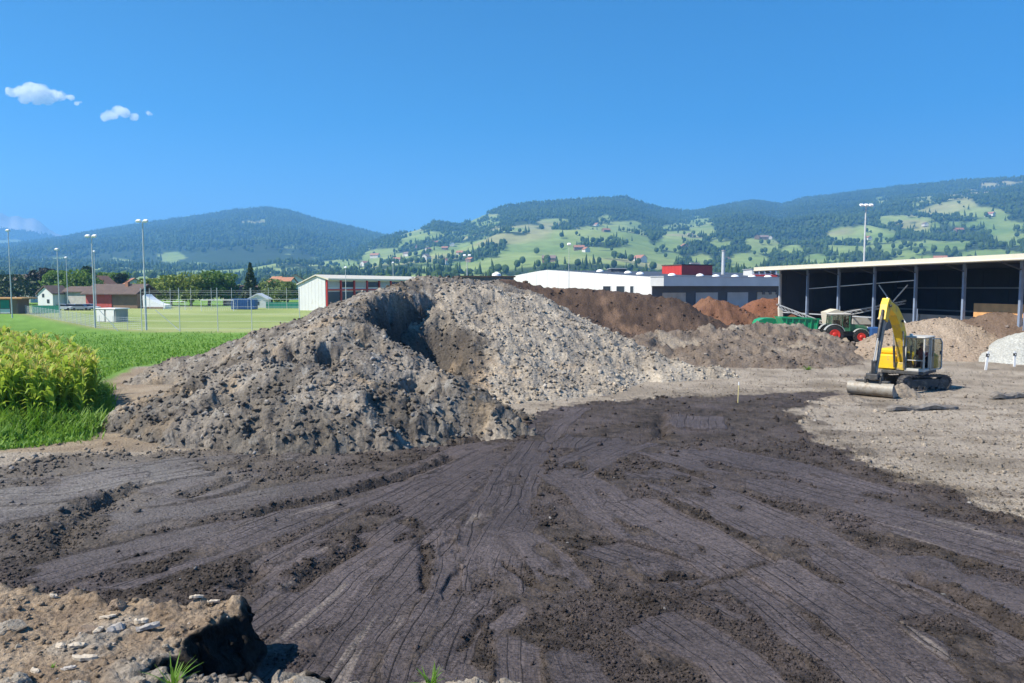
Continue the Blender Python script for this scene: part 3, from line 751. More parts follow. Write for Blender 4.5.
x = np.array([G(a, b)[0] for a, b in zip(px, py)]); y = np.array([G(a, b)[1] for a, b in zip(px, py)])
z, c, w = ground(x, y)
msd = polysd(x, y, MUD)
keep = (r.random(n) < np.where(np.abs(msd) < .8, 1.0, np.where(w > .5, .05, .50))) & (z < .6) & (polysd(x, y, GRASS) > .3)
x, y, z, c = x[keep], y[keep], z[keep], c[keep]
s = (.010 + .070 * r.random(len(x)) ** 5) * np.clip(y / 16, .6, 1.4)
stones('loose_clods', np.stack([x, y, z + s * .2], 1), s, M_GROUND, .75, g_obj, 40, 'stuff', np.clip(c * (.7 + .6 * r.random((len(x), 1))) + (r.random((len(x), 1)) > .975) * .16, 0, .6))
n = 9000
px = 640 + 400 * r.random(n); py = 372 + 160 * r.random(n) ** 1.3
x = np.array([G(a, b)[0] for a, b in zip(px, py)]); y = np.array([G(a, b)[1] for a, b in zip(px, py)])
z, c, w = ground(x, y, False)
k = polysd(x, y, MUD) > .2
x, y, z, c = x[k], y[k], z[k], c[k]
s = .012 + .055 * r.random(len(x)) ** 3
stones('yard_grit', np.stack([x, y, z + s * .15], 1), s, M_GROUND, .65, g_obj, 42, 'stuff', np.clip(c * (.45 + .9 * r.random((len(x), 1))), 0, .6))
n = 2600
px = -20 + 560 * r.random(n); py = 578 + 130 * r.random(n)
x = np.array([G(a, b, 1.0)[0] for a, b in zip(px, py)]); y = np.array([G(a, b, 1.0)[1] for a, b in zip(px, py)])
z, c, w = ground(x, y)
k = z > .75
x, y, z, c = x[k], y[k], z[k], c[k]
s = .006 + .05 * r.random(len(x)) ** 5
stones('loose_grit', np.stack([x, y, z + s * .2], 1), s, M_GROUND, .7, g_obj, 41, 'stuff', np.clip(c * (.7 + .6 * r.random((len(x), 1))) + (r.random((len(x), 1)) > .93) * .2, 0, .65))

# fine crumbs where the mud was torn open
n = 70000
px = -20 + 1070 * r.random(n); py = 440 + 250 * r.random(n) ** .9
x = np.array([G(a, b)[0] for a, b in zip(px, py)]); y = np.array([G(a, b)[1] for a, b in zip(px, py)])
z, c, w = ground(x, y)
k = (w < .42) & (z < .45) & (polysd(x, y, MUD) < .1) & (polysd(x, y, BANK) > .4) & (r.random(n) < .75)
x, y, z, c = x[k][:26000], y[k][:26000], z[k][:26000], c[k][:26000]
s = (.008 + .030 * r.random(len(x)) ** 2.5) * np.clip(y / 13, .8, 1.7)
stones('mud_crumbs', np.stack([x, y, z + s * .3], 1), s, M_GROUND, .8, g_obj, 43, 'stuff', np.clip(c * (.55 + 1.0 * r.random((len(x), 1))), 0, .5))

# ------------------------------------------------------------------ hills, far wood, haze
def profile(prof):
    a = np.array(prof, float)
    return lambda px: np.interp(px, a[:, 0], a[:, 1])
class Hill:
    def __init__(s, prof, dist, y0, back, p, namp, seed):
        s.pf = profile(prof); s.df = profile(dist) if isinstance(dist, list) else (lambda px: np.full(np.shape(px), float(dist)))
        s.y0, s.back, s.p, s.namp, s.seed = y0, back, p, namp, seed
    def h(s, px, y):
        yr = s.df(px)
        zr = CAM_H + (s.pf(px) * -1 + 287.0) / FPX * yr
        t = (y - s.y0) / (yr - s.y0)
        b = np.where(t < 1, np.clip(t, 0, 1) ** s.p, np.clip(1 - (t - 1) * 1.4, 0, 1))
        x = (px - 512) / FPX * y
        k = np.clip(t, 0, 1) * np.clip(1 - t, 0, 1) * 4
        n = fbm(x * .0011, y * .0011, s.seed, 5, .5) + .6 * (1 - 2 * np.abs(fbm(x * .0016, y * .0008, s.seed + 9, 3)))
        return np.maximum(zr, 0) * b + s.namp * n * k - 2 + 6 * fbm(x * .01, y * .01, s.seed + 20, 3) * np.clip(t * 4, 0, 1)
HILLS = {
    'near': Hill([(-700, 250), (-200, 262), (200, 266), (300, 262), (345, 255), (380, 240), (420, 229), (435, 223), (460, 226), (490, 213), (505, 207), (530, 204), (600, 199), (625, 199), (645, 206), (660, 210), (690, 213),
                  (720, 207), (750, 202), (780, 206), (800, 200), (850, 194), (900, 188), (960, 182), (1000, 180), (1024, 177), (1100, 172), (1400, 180)],
                 [(-700, 2600), (330, 2800), (440, 3400), (600, 3900), (680, 4300), (760, 5200), (830, 5000), (930, 4300), (1024, 3900), (1400, 3600)], 900, 1500, 1.25, 45, 401),
    'left': Hill([(-700, 225), (-300, 238), (-100, 244), (0, 248), (60, 241), (100, 233), (160, 224), (200, 219), (235, 213), (270, 210), (290, 213), (320, 222), (360, 232), (400, 241), (440, 256), (480, 275)], 5200, 1700, 2500, 1.15, 40, 431),
    'midleft': Hill([(-700, 210), (-300, 222), (-50, 229), (0, 230), (25, 232), (50, 236), (80, 242), (110, 252), (200, 270)], 7600, 5600, 2500, 1.0, 15, 461),
    'far': Hill([(-700, 200), (-300, 212), (-120, 222), (-60, 216), (-30, 219), (-8, 213), (2, 212), (9, 215), (14, 218), (22, 216), (30, 220), (37, 218), (46, 223), (52, 229), (60, 234), (90, 244), (140, 262)], 9600, 8200, 2500, 1.0, 30, 491),
    'foot': Hill([(-700, 276), (0, 277), (20, 276), (45, 281), (80, 283), (120, 281), (140, 276), (160, 274), (200, 278), (250, 284), (300, 281), (360, 276), (420, 272), (500, 274), (600, 277), (700, 275), (760, 272), (800, 269), (1024, 266), (1400, 268)], 1250, 500, 900, 1.1, 3, 521),
}
MEADOWS = {
    'near': [(485, 222, 16, 6), (505, 232, 10, 3), (532, 231, 20, 5), (545, 247, 32, 8), (600, 240, 30, 11), (590, 254, 42, 10), (622, 227, 18, 5), (633, 240, 12, 9), (605, 219, 6, 3), (681, 233, 18, 10), (694, 230, 20, 11), (435, 247, 34, 12), (418, 233, 14, 5), (480, 243, 14, 5), (385, 258, 22, 8), (340, 265, 18, 5), (400, 268, 40, 4), (480, 265, 26, 4),
             (660, 262, 22, 7), (640, 250, 14, 5), (763, 246, 16, 9), (748, 263, 18, 8), (700, 262, 10, 5), (865, 239, 24, 9), (905, 224, 26, 7), (940, 206, 26, 9), (975, 190, 16, 6), (1008, 183, 12, 5), (970, 216, 32, 9), (940, 247, 26, 6), (850, 249, 18, 8), (880, 202, 9, 3), (1010, 240, 16, 8), (1060, 220, 30, 9), (555, 222, 14, 4), (615, 262, 30, 5), (520, 258, 22, 6), (450, 236, 16, 5), (900, 250, 20, 6), (910, 262, 26, 5), (835, 236, 12, 5), (795, 252, 10, 5), (1000, 228, 20, 6), (670, 246, 14, 6), (720, 246, 9, 5), (1100, 200, 20, 8), (820, 262, 16, 5), (990, 258, 30, 4)],
    'left': [(176, 258, 12, 6), (190, 264, 16, 3), (292, 249, 5, 4), (255, 224, 14, 1.5), (240, 232, 5, 1.5), (60, 262, 16, 4), (320, 262, 14, 4), (120, 262, 10, 2)],
    'midleft': [(10, 246, 22, 4), (-40, 244, 30, 5)], 'far': [], 'foot': [],
}
M_FIELD = soil_mat('hill pasture', rough=1.0, fine=.02, var=.22, bump=0.0, grain=.2)
FOREST = []
def hill_mesh(key, name, label, pxs, ys):
    H = HILLS[key]
    Y, PX = np.meshgrid(ys, pxs, indexing='ij')
    Z = H.h(PX, Y)
    X = (PX - 512) / FPX * Y
    PY = 287 - (Z - CAM_H) / Y * FPX
    m = meadow(key, PX, PY, X, Y)
    g = lerp((.135, .205, .055), (.25, .295, .10), np.clip(.5 + .8 * fbm(X * .006, Y * .006, 600, 4), 0, 1))
    g = lerp(g, (.29, .26, .13), sst(.18, .4, fbm(X * .0035, Y * .0035, 601, 3)) * .7)
    if key == 'near': g = lerp(g, (.31, .275, .14), sst(880, 960, PX) * sst(215, 195, PY) * .8)
    c = lerp((.030, .050, .020), g, m)
    if key == 'far':
        c = lerp((.30, .29, .27), (.52, .50, .47), np.clip(.5 + fbm(X * .002, Z * .01, 602, 4), 0, 1))
        c = lerp((.05, .075, .035), c, sst(480, 620, Z + 120 * fbm(X * .002, Y * .002, 603, 3)))
    n0, n1 = X.shape
    ii = np.arange(n0 * n1).reshape(n0, n1)
    q = np.stack([ii[:-1, :-1], ii[:-1, 1:], ii[1:, 1:], ii[1:, :-1]], -1).reshape(-1, 4)[:, ::-1]
    o = mesh_np(name, np.stack([X, Y, Z], -1).reshape(-1, 3), q, M_FIELD, smooth=True, attrs={'albedo': c.reshape(-1, 3), 'wet': np.zeros(n0 * n1)})
    return setp(o, label, None, None, 'structure')
def meadow(key, PX, PY, X, Y):
    if key == 'far': return np.zeros(PX.shape)
    m = np.full(PX.shape, -1.0)
    wx = PX + 9 * fbm(X * .004, Y * .004, 610, 4); wy = PY + 5 * fbm(X * .004, Y * .004, 611, 4)
    if key == 'foot':
        return sst(-.15, .1, fbm(X * .006, Y * .006, 612, 3) + .55 * sst(330, 200, PX) - .12)
    for cx, cy, rx, ry in MEADOWS[key]:
        m = np.maximum(m, 1 - np.hypot((wx - cx) / (rx * 1.25), (wy - cy) / (ry * 1.25)))
    trees = fbm(X * .009, Y * .009, 613, 3)
    if key == 'near': m = np.maximum(m, sst(.25, .5, fbm(X * .003, Y * .003, 614, 3)) * .4 * sst(225, 240, PY))
    return sst(-.02, .12, m) * sst(.40, .28, trees)
hill_mesh('far', 'far_mountain', 'pale rocky mountain peak on the far left horizon', np.arange(-700, 150, 3.0), np.concatenate([np.linspace(8200, 9600, 60), np.linspace(9650, 10800, 8)]))
hill_mesh('midleft', 'wooded_ridge', 'blue wooded ridge below the rocky peak at far left', np.arange(-700, 210, 5.0), np.concatenate([np.linspace(5600, 7600, 60), np.linspace(7650, 8800, 8)]))
hill_mesh('left', 'wooded_hill', 'dark wooded rounded hill behind the sports field', np.arange(-700, 490, 3.0), np.concatenate([np.linspace(1700, 5200, 130), np.linspace(5250, 6500, 10)]))
hill_mesh('near', 'alpine_hills', 'green hills with meadows, woods and scattered farms across the background', np.arange(-700, 1400, 3.0), np.concatenate([np.linspace(900, 5300, 190), np.linspace(5350, 6500, 12)]))
hill_mesh('foot', 'foothills', 'low pale green foothills behind the village', np.arange(-700, 1400, 5.0), np.linspace(500, 1700, 60))

def scatter_wood(key, n, ya, yb, seed, dens_meadow=.022):
    r = np.random.default_rng(seed)
    px = -260 + 1500 * r.random(n)
    u = r.random(n)
    y = ya + (yb - ya) * np.sqrt(u)
    x = (px - 512) / FPX * y
    H = HILLS[key]
    z = H.h(px, y); py = 287 - (z - CAM_H) / y * FPX
    m = meadow(key, px, py, x, y)
    yr = H.df(px)
    k = (r.random(n) > m + .0) | (r.random(n) < dens_meadow)
    k &= (y < yr + 120) & (z > 3)
    for other in HILLS:
        if other != key: k &= HILLS[other].h(px, y) < z + 6
    return np.stack([x, y, z], 1)[k]
wood = [scatter_wood('near', 150000, 950, 5300, 31), scatter_wood('left', 110000, 2600, 5250, 32), scatter_wood('midleft', 24000, 6000, 7650, 33), scatter_wood('foot', 5200, 560, 1350, 34, .05)]
r = np.random.default_rng(35)
def gn_wood(name, pts, size, m1, label):
    me = bpy.data.meshes.new(name); me.vertices.add(len(pts)); me.vertices.foreach_set('co', np.asarray(pts, np.float32).ravel())
    a = me.attributes.new('size', 'FLOAT_VECTOR', 'POINT')
    a.data.foreach_set('vector', np.asarray(size, np.float32).ravel())
    me.update()
    o = bpy.data.objects.new(name, me); COL.objects.link(o)
    ng = bpy.data.node_groups.new(name, 'GeometryNodeTree')
    ng.interface.new_socket('Geometry', in_out='INPUT', socket_type='NodeSocketGeometry')
    ng.interface.new_socket('Geometry', in_out='OUTPUT', socket_type='NodeSocketGeometry')
    N, L = ng.nodes, ng.links.new
    gi, go = N.new('NodeGroupInput'), N.new('NodeGroupOutput')
    ico = N.new('GeometryNodeMeshIcoSphere'); ico.inputs['Radius'].default_value = .5; ico.inputs['Subdivisions'].default_value = 2
    sp = N.new('GeometryNodeSetPosition')
    nz = N.new('ShaderNodeTexNoise'); nz.inputs['Scale'].default_value = 4.5
    vm = N.new('ShaderNodeVectorMath'); vm.operation = 'MULTIPLY_ADD'; vm.inputs[1].default_value = (.5, .5, .5); vm.inputs[2].default_value = (-.25, -.25, .2)
    L(nz.outputs['Color'], vm.inputs[0]); L(vm.outputs[0], sp.inputs['Offset']); L(ico.outputs[0], sp.inputs['Geometry'])
    cone = N.new('GeometryNodeMeshCone'); cone.inputs['Vertices'].default_value = 7; cone.inputs['Radius Top'].default_value = .03; cone.inputs['Radius Bottom'].default_value = .34; cone.inputs['Depth'].default_value = 1.5
    gA, gB = N.new('GeometryNodeGeometryToInstance'), N.new('GeometryNodeGeometryToInstance')
    sA, sB = N.new('GeometryNodeSetMaterial'), N.new('GeometryNodeSetMaterial')
    sA.inputs['Material'].default_value = m1; sB.inputs['Material'].default_value = m1
    L(sp.outputs[0], sA.inputs[0]); L(cone.outputs[0], sB.inputs[0])
    jn = N.new('GeometryNodeJoinGeometry'); gC = N.new('GeometryNodeGeometryToInstance'); L(sA.outputs[0], gC.inputs[0])
    L(sA.outputs[0], gA.inputs[0]); L(sB.outputs[0], gB.inputs[0]); L(gA.outputs[0], jn.inputs[0]); L(gB.outputs[0], jn.inputs[0]); L(gC.outputs[0], jn.inputs[0])
    ip = N.new('GeometryNodeInstanceOnPoints'); ip.inputs['Pick Instance'].default_value = True
    ri = N.new('FunctionNodeRandomValue'); ri.data_type = 'INT'; ri.inputs[4].default_value = 0; ri.inputs[5].default_value = 2
    rr = N.new('FunctionNodeRandomValue'); rr.data_type = 'FLOAT_VECTOR'; rr.inputs[1].default_value = (.15, .15, 6.28)
    na = N.new('GeometryNodeInputNamedAttribute'); na.data_type = 'FLOAT_VECTOR'; na.inputs[0].default_value = 'size'
    L(gi.outputs[0], ip.inputs['Points']); L(jn.outputs[0], ip.inputs['Instance']); L(ri.outputs[2], ip.inputs['Instance Index'])
    L(rr.outputs[0], ip.inputs['Rotation']); L(na.outputs[0], ip.inputs['Scale']); L(ip.outputs[0], go.inputs[0])
    md = o.modifiers.new('trees', 'NODES'); md.node_group = ng
    return setp(o, label, 'woodland', None, 'stuff')
def wood_mat(name, c1, c2):
    m = bpy.data.materials.new(name); m.use_nodes = True
    t = m.node_tree; b = t.nodes['Principled BSDF']; L = t.links.new
    oi = nd(t, 'ShaderNodeObjectInfo'); ge = nd(t, 'ShaderNodeNewGeometry')
    n = nd(t, 'ShaderNodeTexNoise'); n.inputs['Scale'].default_value = .004; n.inputs['Detail'].default_value = 4
    L(ge.outputs['Position'], n.inputs['Vector'])
    ad = nd(t, 'ShaderNodeMath', operation='MULTIPLY_ADD'); ad.inputs[1].default_value = .55; L(oi.outputs['Random'], ad.inputs[0])
    sb = nd(t, 'ShaderNodeMapRange'); sb.inputs[1].default_value = .3; sb.inputs[2].default_value = .7; sb.inputs[3].default_value = -.1; sb.inputs[4].default_value = .55
    L(n.outputs[0], sb.inputs[0]); L(sb.outputs[0], ad.inputs[2])
    mx = nd(t, 'ShaderNodeMix', data_type='RGBA'); mx.inputs[6].default_value = (*c1, 1); mx.inputs[7].default_value = (*c2, 1)
    L(ad.outputs[0], mx.inputs[0]); L(mx.outputs[2], b.inputs['Base Color']); b.inputs['Roughness'].default_value = .9; b.inputs['Specular IOR Level'].default_value = .1
    return m
M_WOOD = wood_mat('far woodland leaves', (.022, .046, .018), (.070, .110, .030))
for nm, p, base, lab in (('hillside_wood', wood[0], (8.5, 9.5), 'mixed woods between the meadows on the green hills'), ('hillside_wood', wood[1], (13, 14), 'dense dark forest covering the rounded hill at left'),
                         ('hillside_wood', wood[2], (18, 17), 'blue distant forest on the ridge at far left'), ('valley_wood', wood[3], (8, 8), 'hedges and orchard trees at the foot of the hills')):
    n = len(p); s = .65 + .75 * r.random((n, 1))
    size = np.concatenate([base[0] * s * (.85 + .3 * r.random((n, 1))), base[0] * s * (.85 + .3 * r.random((n, 1))), base[1] * s], 1)
    p = p.copy(); p[:, 2] += size[:, 2] * .30
    gn_wood(nm, p, size, M_WOOD, lab)

# farms on the hillside
M_HWALL = mat('rendered farmhouse wall', (.62, .58, .52), .8, .1, .5); M_HWOOD = mat('weathered timber wall', (.20, .13, .085), .8, .2, .5)
M_HROOF = mat('clay tile roof', (.34, .15, .085), .8, .2, .8); M_HROOF2 = mat('grey brown tile roof', (.20, .145, .12), .8, .2, .8)
M_HGLASS = mat('dark window glass', (.03, .035, .045), .15, .1, 2)
def on_hill(px, py):
    ys = np.linspace(950, 5200, 1500)
    dx, dy, dz = ray(px, py)
    z = CAM_H + dz * ys / dy
    h = np.maximum(HILLS['near'].h(np.full(ys.shape, float(px)), ys), HILLS['left'].h(np.full(ys.shape, float(px)), ys))
    k = np.argmax(h >= z)
    return dx * ys[k] / dy, ys[k], h[k]
def house(name, loc, rz, w, d, eave, rise, wall, roof, label, cat, group=None, windows=()):
    """gabled house: w along x, d along y (front at -y)"""
    t = empty(name, loc, rz, label, cat, group)
    MB().prism([(-w / 2, 0), (w / 2, 0), (w / 2, eave), (0, eave + rise), (-w / 2, eave)], (0, -d / 2, 0), (1, 0, 0), (0, 0, 1), (0, d, 0)).build('wall', wall, t)
    o = .08 * w; k = rise / (w / 2)
    rp = [(-w / 2 - o, eave - o * k), (0, eave + rise), (w / 2 + o, eave - o * k), (w / 2 + o, eave - o * k + .3), (0, eave + rise + .35), (-w / 2 - o, eave - o * k + .3)]
    MB().prism(rp, (0, -d / 2 - o * .8, .03), (1, 0, 0), (0, 0, 1), (0, d + o * 1.6, 0)).build('roof', roof, t)
    for (x, z, ww, hh) in windows:
        m = MB(); m.box((x, -d / 2 - .03, z), (ww, .05, hh)); m.build('window', M_HGLASS, t)
    return t
r = np.random.default_rng(36)
FARMS = [(418, 248), (428, 252), (436, 244), (445, 250), (452, 246), (460, 255), (407, 256), (426, 260), (470, 262), (398, 262), (579, 250), (586, 252), (606, 232), (640, 262), (690, 236), (757, 239), (764, 240), (770, 239), (549, 262),
         (596, 226), (868, 240), (925, 226), (959, 232), (990, 216), (940, 262), (365, 266), (375, 258), (446, 264), (684, 249), (726, 262)]
for k, (px, py) in enumerate(FARMS):
    x, y, z = on_hill(px, py)
    sc = .9 + .5 * r.random()
    red = r.random() < .6
    house('farmhouse', (x, y, z - 1.5), r.random() * 3, 11 * sc, (14 + 8 * r.random()) * sc, 7 * sc, 4 * sc, M_HWALL if r.random() < .65 else M_HWOOD, M_HROOF if red else M_HROOF2,
          'tiny ' + ('red-roofed' if red else 'brown-roofed') + ' farmhouse on the green meadow slopes of the hills', 'house', 'farmhouses on the hillside ' + ('with red roofs' if red else 'with brown roofs'))

# haze: even air over the whole valley
hz = MB().box((1500, 3900, 535), (30000, 21500, 1110)).build('haze', None)
hm = bpy.data.materials.new('valley haze'); hm.use_nodes = True
hm.node_tree.nodes.remove(hm.node_tree.nodes['Principled BSDF'])
pv = hm.node_tree.nodes.new('ShaderNodeVolumePrincipled')
pv.inputs['Color'].default_value = (.22, .54, 1.0, 1); pv.inputs['Density'].default_value = 1.75e-4; pv.inputs['Anisotropy'].default_value = 0.2
hm.node_tree.links.new(pv.outputs[0], hm.node_tree.nodes['Material Output'].inputs['Volume'])
hz.data.materials.append(hm)
setp(hz, 'thin blue haze filling the valley air', None, None, 'stuff')

# clouds
def cloud(name, px, py, wpx, hpx, blobs, seed, label):
    y = 11000.0
    cx, cz = W(px, py, y)
    sc = y / FPX
    r = np.random.default_rng(seed)
    import bmesh
    bm = bmesh.new()
    for bx, bz, br in blobs:
        q = bmesh.ops.create_icosphere(bm, subdivisions=3, radius=br * sc)
        off = Vector((bx * sc, r.normal() * 2 * sc, -bz * sc))
        for v in q['verts']: v.co = Vector((v.co.x, v.co.y, v.co.z * .8)) + off
    me = bpy.data.meshes.new(name); bm.to_mesh(me); bm.free()
    o = bpy.data.objects.new(name, me); COL.objects.link(o); o.location = (cx, y, cz)
    rm = o.modifiers.new('merge', 'REMESH'); rm.mode = 'VOXEL'; rm.voxel_size = .45 * sc; rm.use_smooth_shade = True
    tx = bpy.data.textures.new(name + ' billow', 'CLOUDS'); tx.noise_scale = 4.5 * sc; tx.noise_depth = 3
    dm = o.modifiers.new('billow', 'DISPLACE'); dm.texture = tx; dm.strength = 4.0 * sc; dm.mid_level = .55; dm.texture_coords = 'LOCAL'
    me.materials.append(M_CLOUD)
    return setp(o, label, 'cloud', 'small white clouds at upper left')
M_CLOUD = bpy.data.materials.new('white cloud vapour'); M_CLOUD.use_nodes = True
t = M_CLOUD.node_tree; t.nodes.remove(t.nodes['Principled BSDF'])
pv = t.nodes.new('ShaderNodeVolumePrincipled'); pv.inputs['Color'].default_value = (1, 1, 1, 1); pv.inputs['Anisotropy'].default_value = .3
tc = t.nodes.new('ShaderNodeTexCoord'); nz = t.nodes.new('ShaderNodeTexNoise'); nz.inputs['Scale'].default_value = .012; nz.inputs['Detail'].default_value = 4
mr = t.nodes.new('ShaderNodeMapRange'); mr.inputs[1].default_value = .38; mr.inputs[2].default_value = .62; mr.inputs[3].default_value = .002; mr.inputs[4].default_value = .022
t.links.new(tc.outputs['Object'], nz.inputs['Vector']); t.links.new(nz.outputs[0], mr.inputs[0]); t.links.new(mr.outputs[0], pv.inputs['Density'])
t.links.new(pv.outputs[0], t.nodes['Material Output'].inputs['Volume'])
cloud('cloud', 38, 95, 68, 26, [(-26, -3, 6), (-16, -3, 8), (-6, -4, 10), (4, -3, 9), (8, 4, 7), (14, 0, 7), (22, 1, 6), (31, 2, 4), (-14, 4, 6), (-2, 4, 7)], 1, 'largest white cloud, left of the other small clouds')
cloud('cloud', 118, 114, 36, 14, [(-13, 3, 5), (-6, 1, 6.5), (1, -3, 6.5), (8, 0, 6.5), (14, 2, 5)], 2, 'medium white cloud to the right of the largest one')
cloud('cloud', 149, 113, 10, 6, [(-1, 0, 2.8), (1.5, .6, 2.8)], 3, 'tiny white cloud wisp, rightmost of the clouds')
cloud('cloud', 79, 103, 9, 6, [(-1, 0, 2.6), (2, -.5, 2.0)], 4, 'tiny white cloud puff between the two larger clouds')

# ------------------------------------------------------------------ maize field, verge, trees
M_MAIZE = leaf_mat('maize leaf', (.19, .34, .03), (.48, .58, .08), .5, 1.6)
M_TASSEL = leaf_mat('maize tassel', (.50, .43, .10), (.62, .55, .16), .3, 3)
M_WEED = leaf_mat('verge grass blade', (.11, .24, .022), (.22, .37, .05), .4, 1.2)
M_DRY = leaf_mat('dry grass blade', (.30, .24, .09), (.42, .34, .14), .3, 2)
def maize(seed):
    r = np.random.default_rng(seed)
    v, f = [], []
    h = 1.95 + .4 * r.random()
    lean = r.normal(0, .05, 2)
    def axis(t): return np.array([lean[0] * t * t, lean[1] * t * t, h * t])
    for k in range(3):
        t0, t1 = k / 3, (k + 1) / 3
        b = len(v)
        for t in (t0, t1):
            for a in range(3): v.append(axis(t) + .014 * np.array([math.cos(a * 2.09), math.sin(a * 2.09), 0]))
        f += [(b + a, b + (a + 1) % 3, b + 3 + (a + 1) % 3, b + 3 + a) for a in range(3)]
    az = r.random() * 6.28
    for k in range(11):
        t = .12 + .83 * k / 10
        az += math.pi + r.normal(0, .45)
        L = (.95 - .45 * abs(t - .5)) * (.75 + .4 * r.random()); wd = .066 + .025 * r.random()
        up = 1.15 + .35 * t; dro = 1.2 + .7 * r.random()
        d = np.array([math.cos(az), math.sin(az), 0]); s = np.array([-d[1], d[0], 0])
        p = axis(t); b = len(v)
        el = up
        for q in range(5):
            w = wd * (1.0, 1.25, 1.1, .7, .06)[q]
            tw = s * math.cos(q * .25) + np.array([0, 0, 1]) * math.sin(q * .25) * r.choice((-1, 1)) * .3
            v.append(p + tw * w); v.append(p - tw * w)
            p = p + (d * math.cos(el) + np.array([0, 0, math.sin(el)])) * L / 4
            el -= dro * (.55 + .3 * q) / 2
        f += [(b + 2 * q, b + 2 * q + 1, b + 2 * q + 3, b + 2 * q + 2) for q in range(4)]
    tv, tf = [], []
    top = axis(1.0)
    for k in range(8):
        a = r.random() * 6.28; sp = .05 if k == 0 else .16 + .10 * r.random(); ln = .34 + .12 * r.random()
        e = top + np.array([math.cos(a) * sp, math.sin(a) * sp, ln * (1 - sp * 1.1)]); s = np.array([-math.sin(a), math.cos(a), 0]) * .016
        b = len(tv); m = (top + e) / 2 + np.array([0, 0, .06])
        tv += [top - s, top + s, m + s, m - s, e + s * .5, e - s * .5]; tf += [(b, b + 1, b + 2, b + 3), (b + 3, b + 2, b + 4, b + 5)]
    return np.array(v), np.array(f), np.array(tv), np.array(tf)
FIELD = [(-16.6, 28.4), (-17.0, 30.2), (-18.6, 33.0), (-24.0, 39.5), (-34.5, 50.5), (-52, 62), (-52, 29), (-18.5, 27.6)]
r = np.random.default_rng(51)
pts = []
for i in range(90):
    for j in range(230):
        x = -52 + j * .20 + r.normal(0, .04); y = 24.5 + i * .60 + r.normal(0, .04)
        pts.append((x + .18 * (y - 25), y))
pts = np.array(pts)
pts = pts[(polysd(pts[:, 0], pts[:, 1], FIELD) < 0) & (pts[:, 0] > -.84 * pts[:, 1]) & (r.random(len(pts)) > .12)]
pts = pts[np.lexsort((pts[:, 1],))]
fpx = 512 + FPX * pts[:, 0] / (pts[:, 1] + .3)
vis = (fpx > 2) & (fpx < 140)
edge = polysd(pts[:, 0], pts[:, 1], FIELD)
rank = np.where(vis, pts[:, 1] + np.where(edge > -1.2, -8, 0), 1e6)
order = np.argsort(rank)
single, rest = order[:300], order[300:]
pz = ground_z(pts[:, 0], pts[:, 1])
protos = [maize(500 + k) for k in range(7)]
meshes = []
for k, (v, f, tv, tf) in enumerate(protos):
    a = mesh_np('maize_plant', v, f, M_MAIZE); b = mesh_np('tassel', tv, tf, M_TASSEL)
    meshes.append((a.data, b.data)); bpy.data.objects.remove(a); bpy.data.objects.remove(b)
MLAB = 'tall yellow-green maize plant with tassel in the field at left'
for q, i in enumerate(single):
    md = meshes[q % 7]
    o = bpy.data.objects.new('maize_plant', md[0]); COL.objects.link(o)
    o.location = (pts[i, 0], pts[i, 1], pz[i] - .03); o.rotation_euler = (0, 0, r.random() * 6.28); sc = .88 + .25 * r.random(); o.scale = (sc, sc, sc)
    setp(o, MLAB, 'maize', 'maize plants of the field at left')
    c = bpy.data.objects.new('tassel', md[1]); COL.objects.link(c); c.parent = o
vs, fs, tvs, tfs = [], [], [], []
nb = tb = 0
for q, i in enumerate(rest):
    v, f, tv, tf = protos[q % 7]
    a = r.random() * 6.28; sc = .88 + .25 * r.random(); R = np.array([[math.cos(a), -math.sin(a), 0], [math.sin(a), math.cos(a), 0], [0, 0, 1]]) * sc
    off = np.array([pts[i, 0], pts[i, 1], pz[i] - .03])
    vs.append(v @ R.T + off); fs.append(f + nb); nb += len(v); tvs.append(tv @ R.T + off); tfs.append(tf + tb); tb += len(tv)
fm = mesh_np('maize_field', np.concatenate(vs), np.concatenate(fs), M_MAIZE)
setp(fm, 'deeper rows of the dense maize field at left edge', 'maize field', None, 'stuff')
tm = mesh_np('tassels', np.concatenate(tvs), np.concatenate(tfs), M_TASSEL, fm); tm['kind'] = 'stuff'

def blades(name, x, y, z, hgt, wid, m, seed, label, cat, par=None):
    r = np.random.default_rng(seed); n = len(x)
    a = r.random(n) * 6.283; le = hgt * (.35 + .5 * r.random(n)); ln = np.stack([np.cos(a), np.sin(a)], 1)
    w = np.stack([-np.sin(a), np.cos(a)], 1) * (wid * (.6 + .8 * r.random(n)))[:, None]
    V = np.zeros((n, 6, 3)); base = np.stack([x, y], 1)
    for k, (t, ww) in enumerate(((0, 1), (.55, .8), (1, .12))):
        p = base + ln * (le * t * t)[:, None]; h = hgt * (t - .15 * t * t)
        V[:, 2 * k, :2] = p - w * ww; V[:, 2 * k + 1, :2] = p + w * ww; V[:, 2 * k, 2] = V[:, 2 * k + 1, 2] = z + h
    F = np.array([(0, 1, 3, 2), (2, 3, 5, 4)])[None] + (np.arange(n) * 6)[:, None, None]
    o = mesh_np(name, V.reshape(-1, 3), F.reshape(-1, 4), m, par)
    return setp(o, label, cat, None, 'stuff')
n = 110000
x = -36 + 22 * r.random(n); y = 24 + 22 * r.random(n)
sd = polysd(x, y, FIELD); gs = polysd(x, y, GRASS)
k = (sd > -.6) & (sd < 3.6) & (gs < .15 + .2 * r.standard_normal(n)) & (y < 40) & (x > -.80 * y)
x, y, sd = x[k], y[k], sd[k]
hh = (.22 + .55 * r.random(len(x)) ** 1.5) * np.clip(1.5 - sd * .38, .35, 1.5) * (1 + .5 * fbm(x * .9, y * .9, 700, 2))
blades('verge_grass', x, y, ground_z(x, y), hh, .028, M_WEED, 52, 'bright green rough grass along the edge of the maize', 'grass')
n = 1500
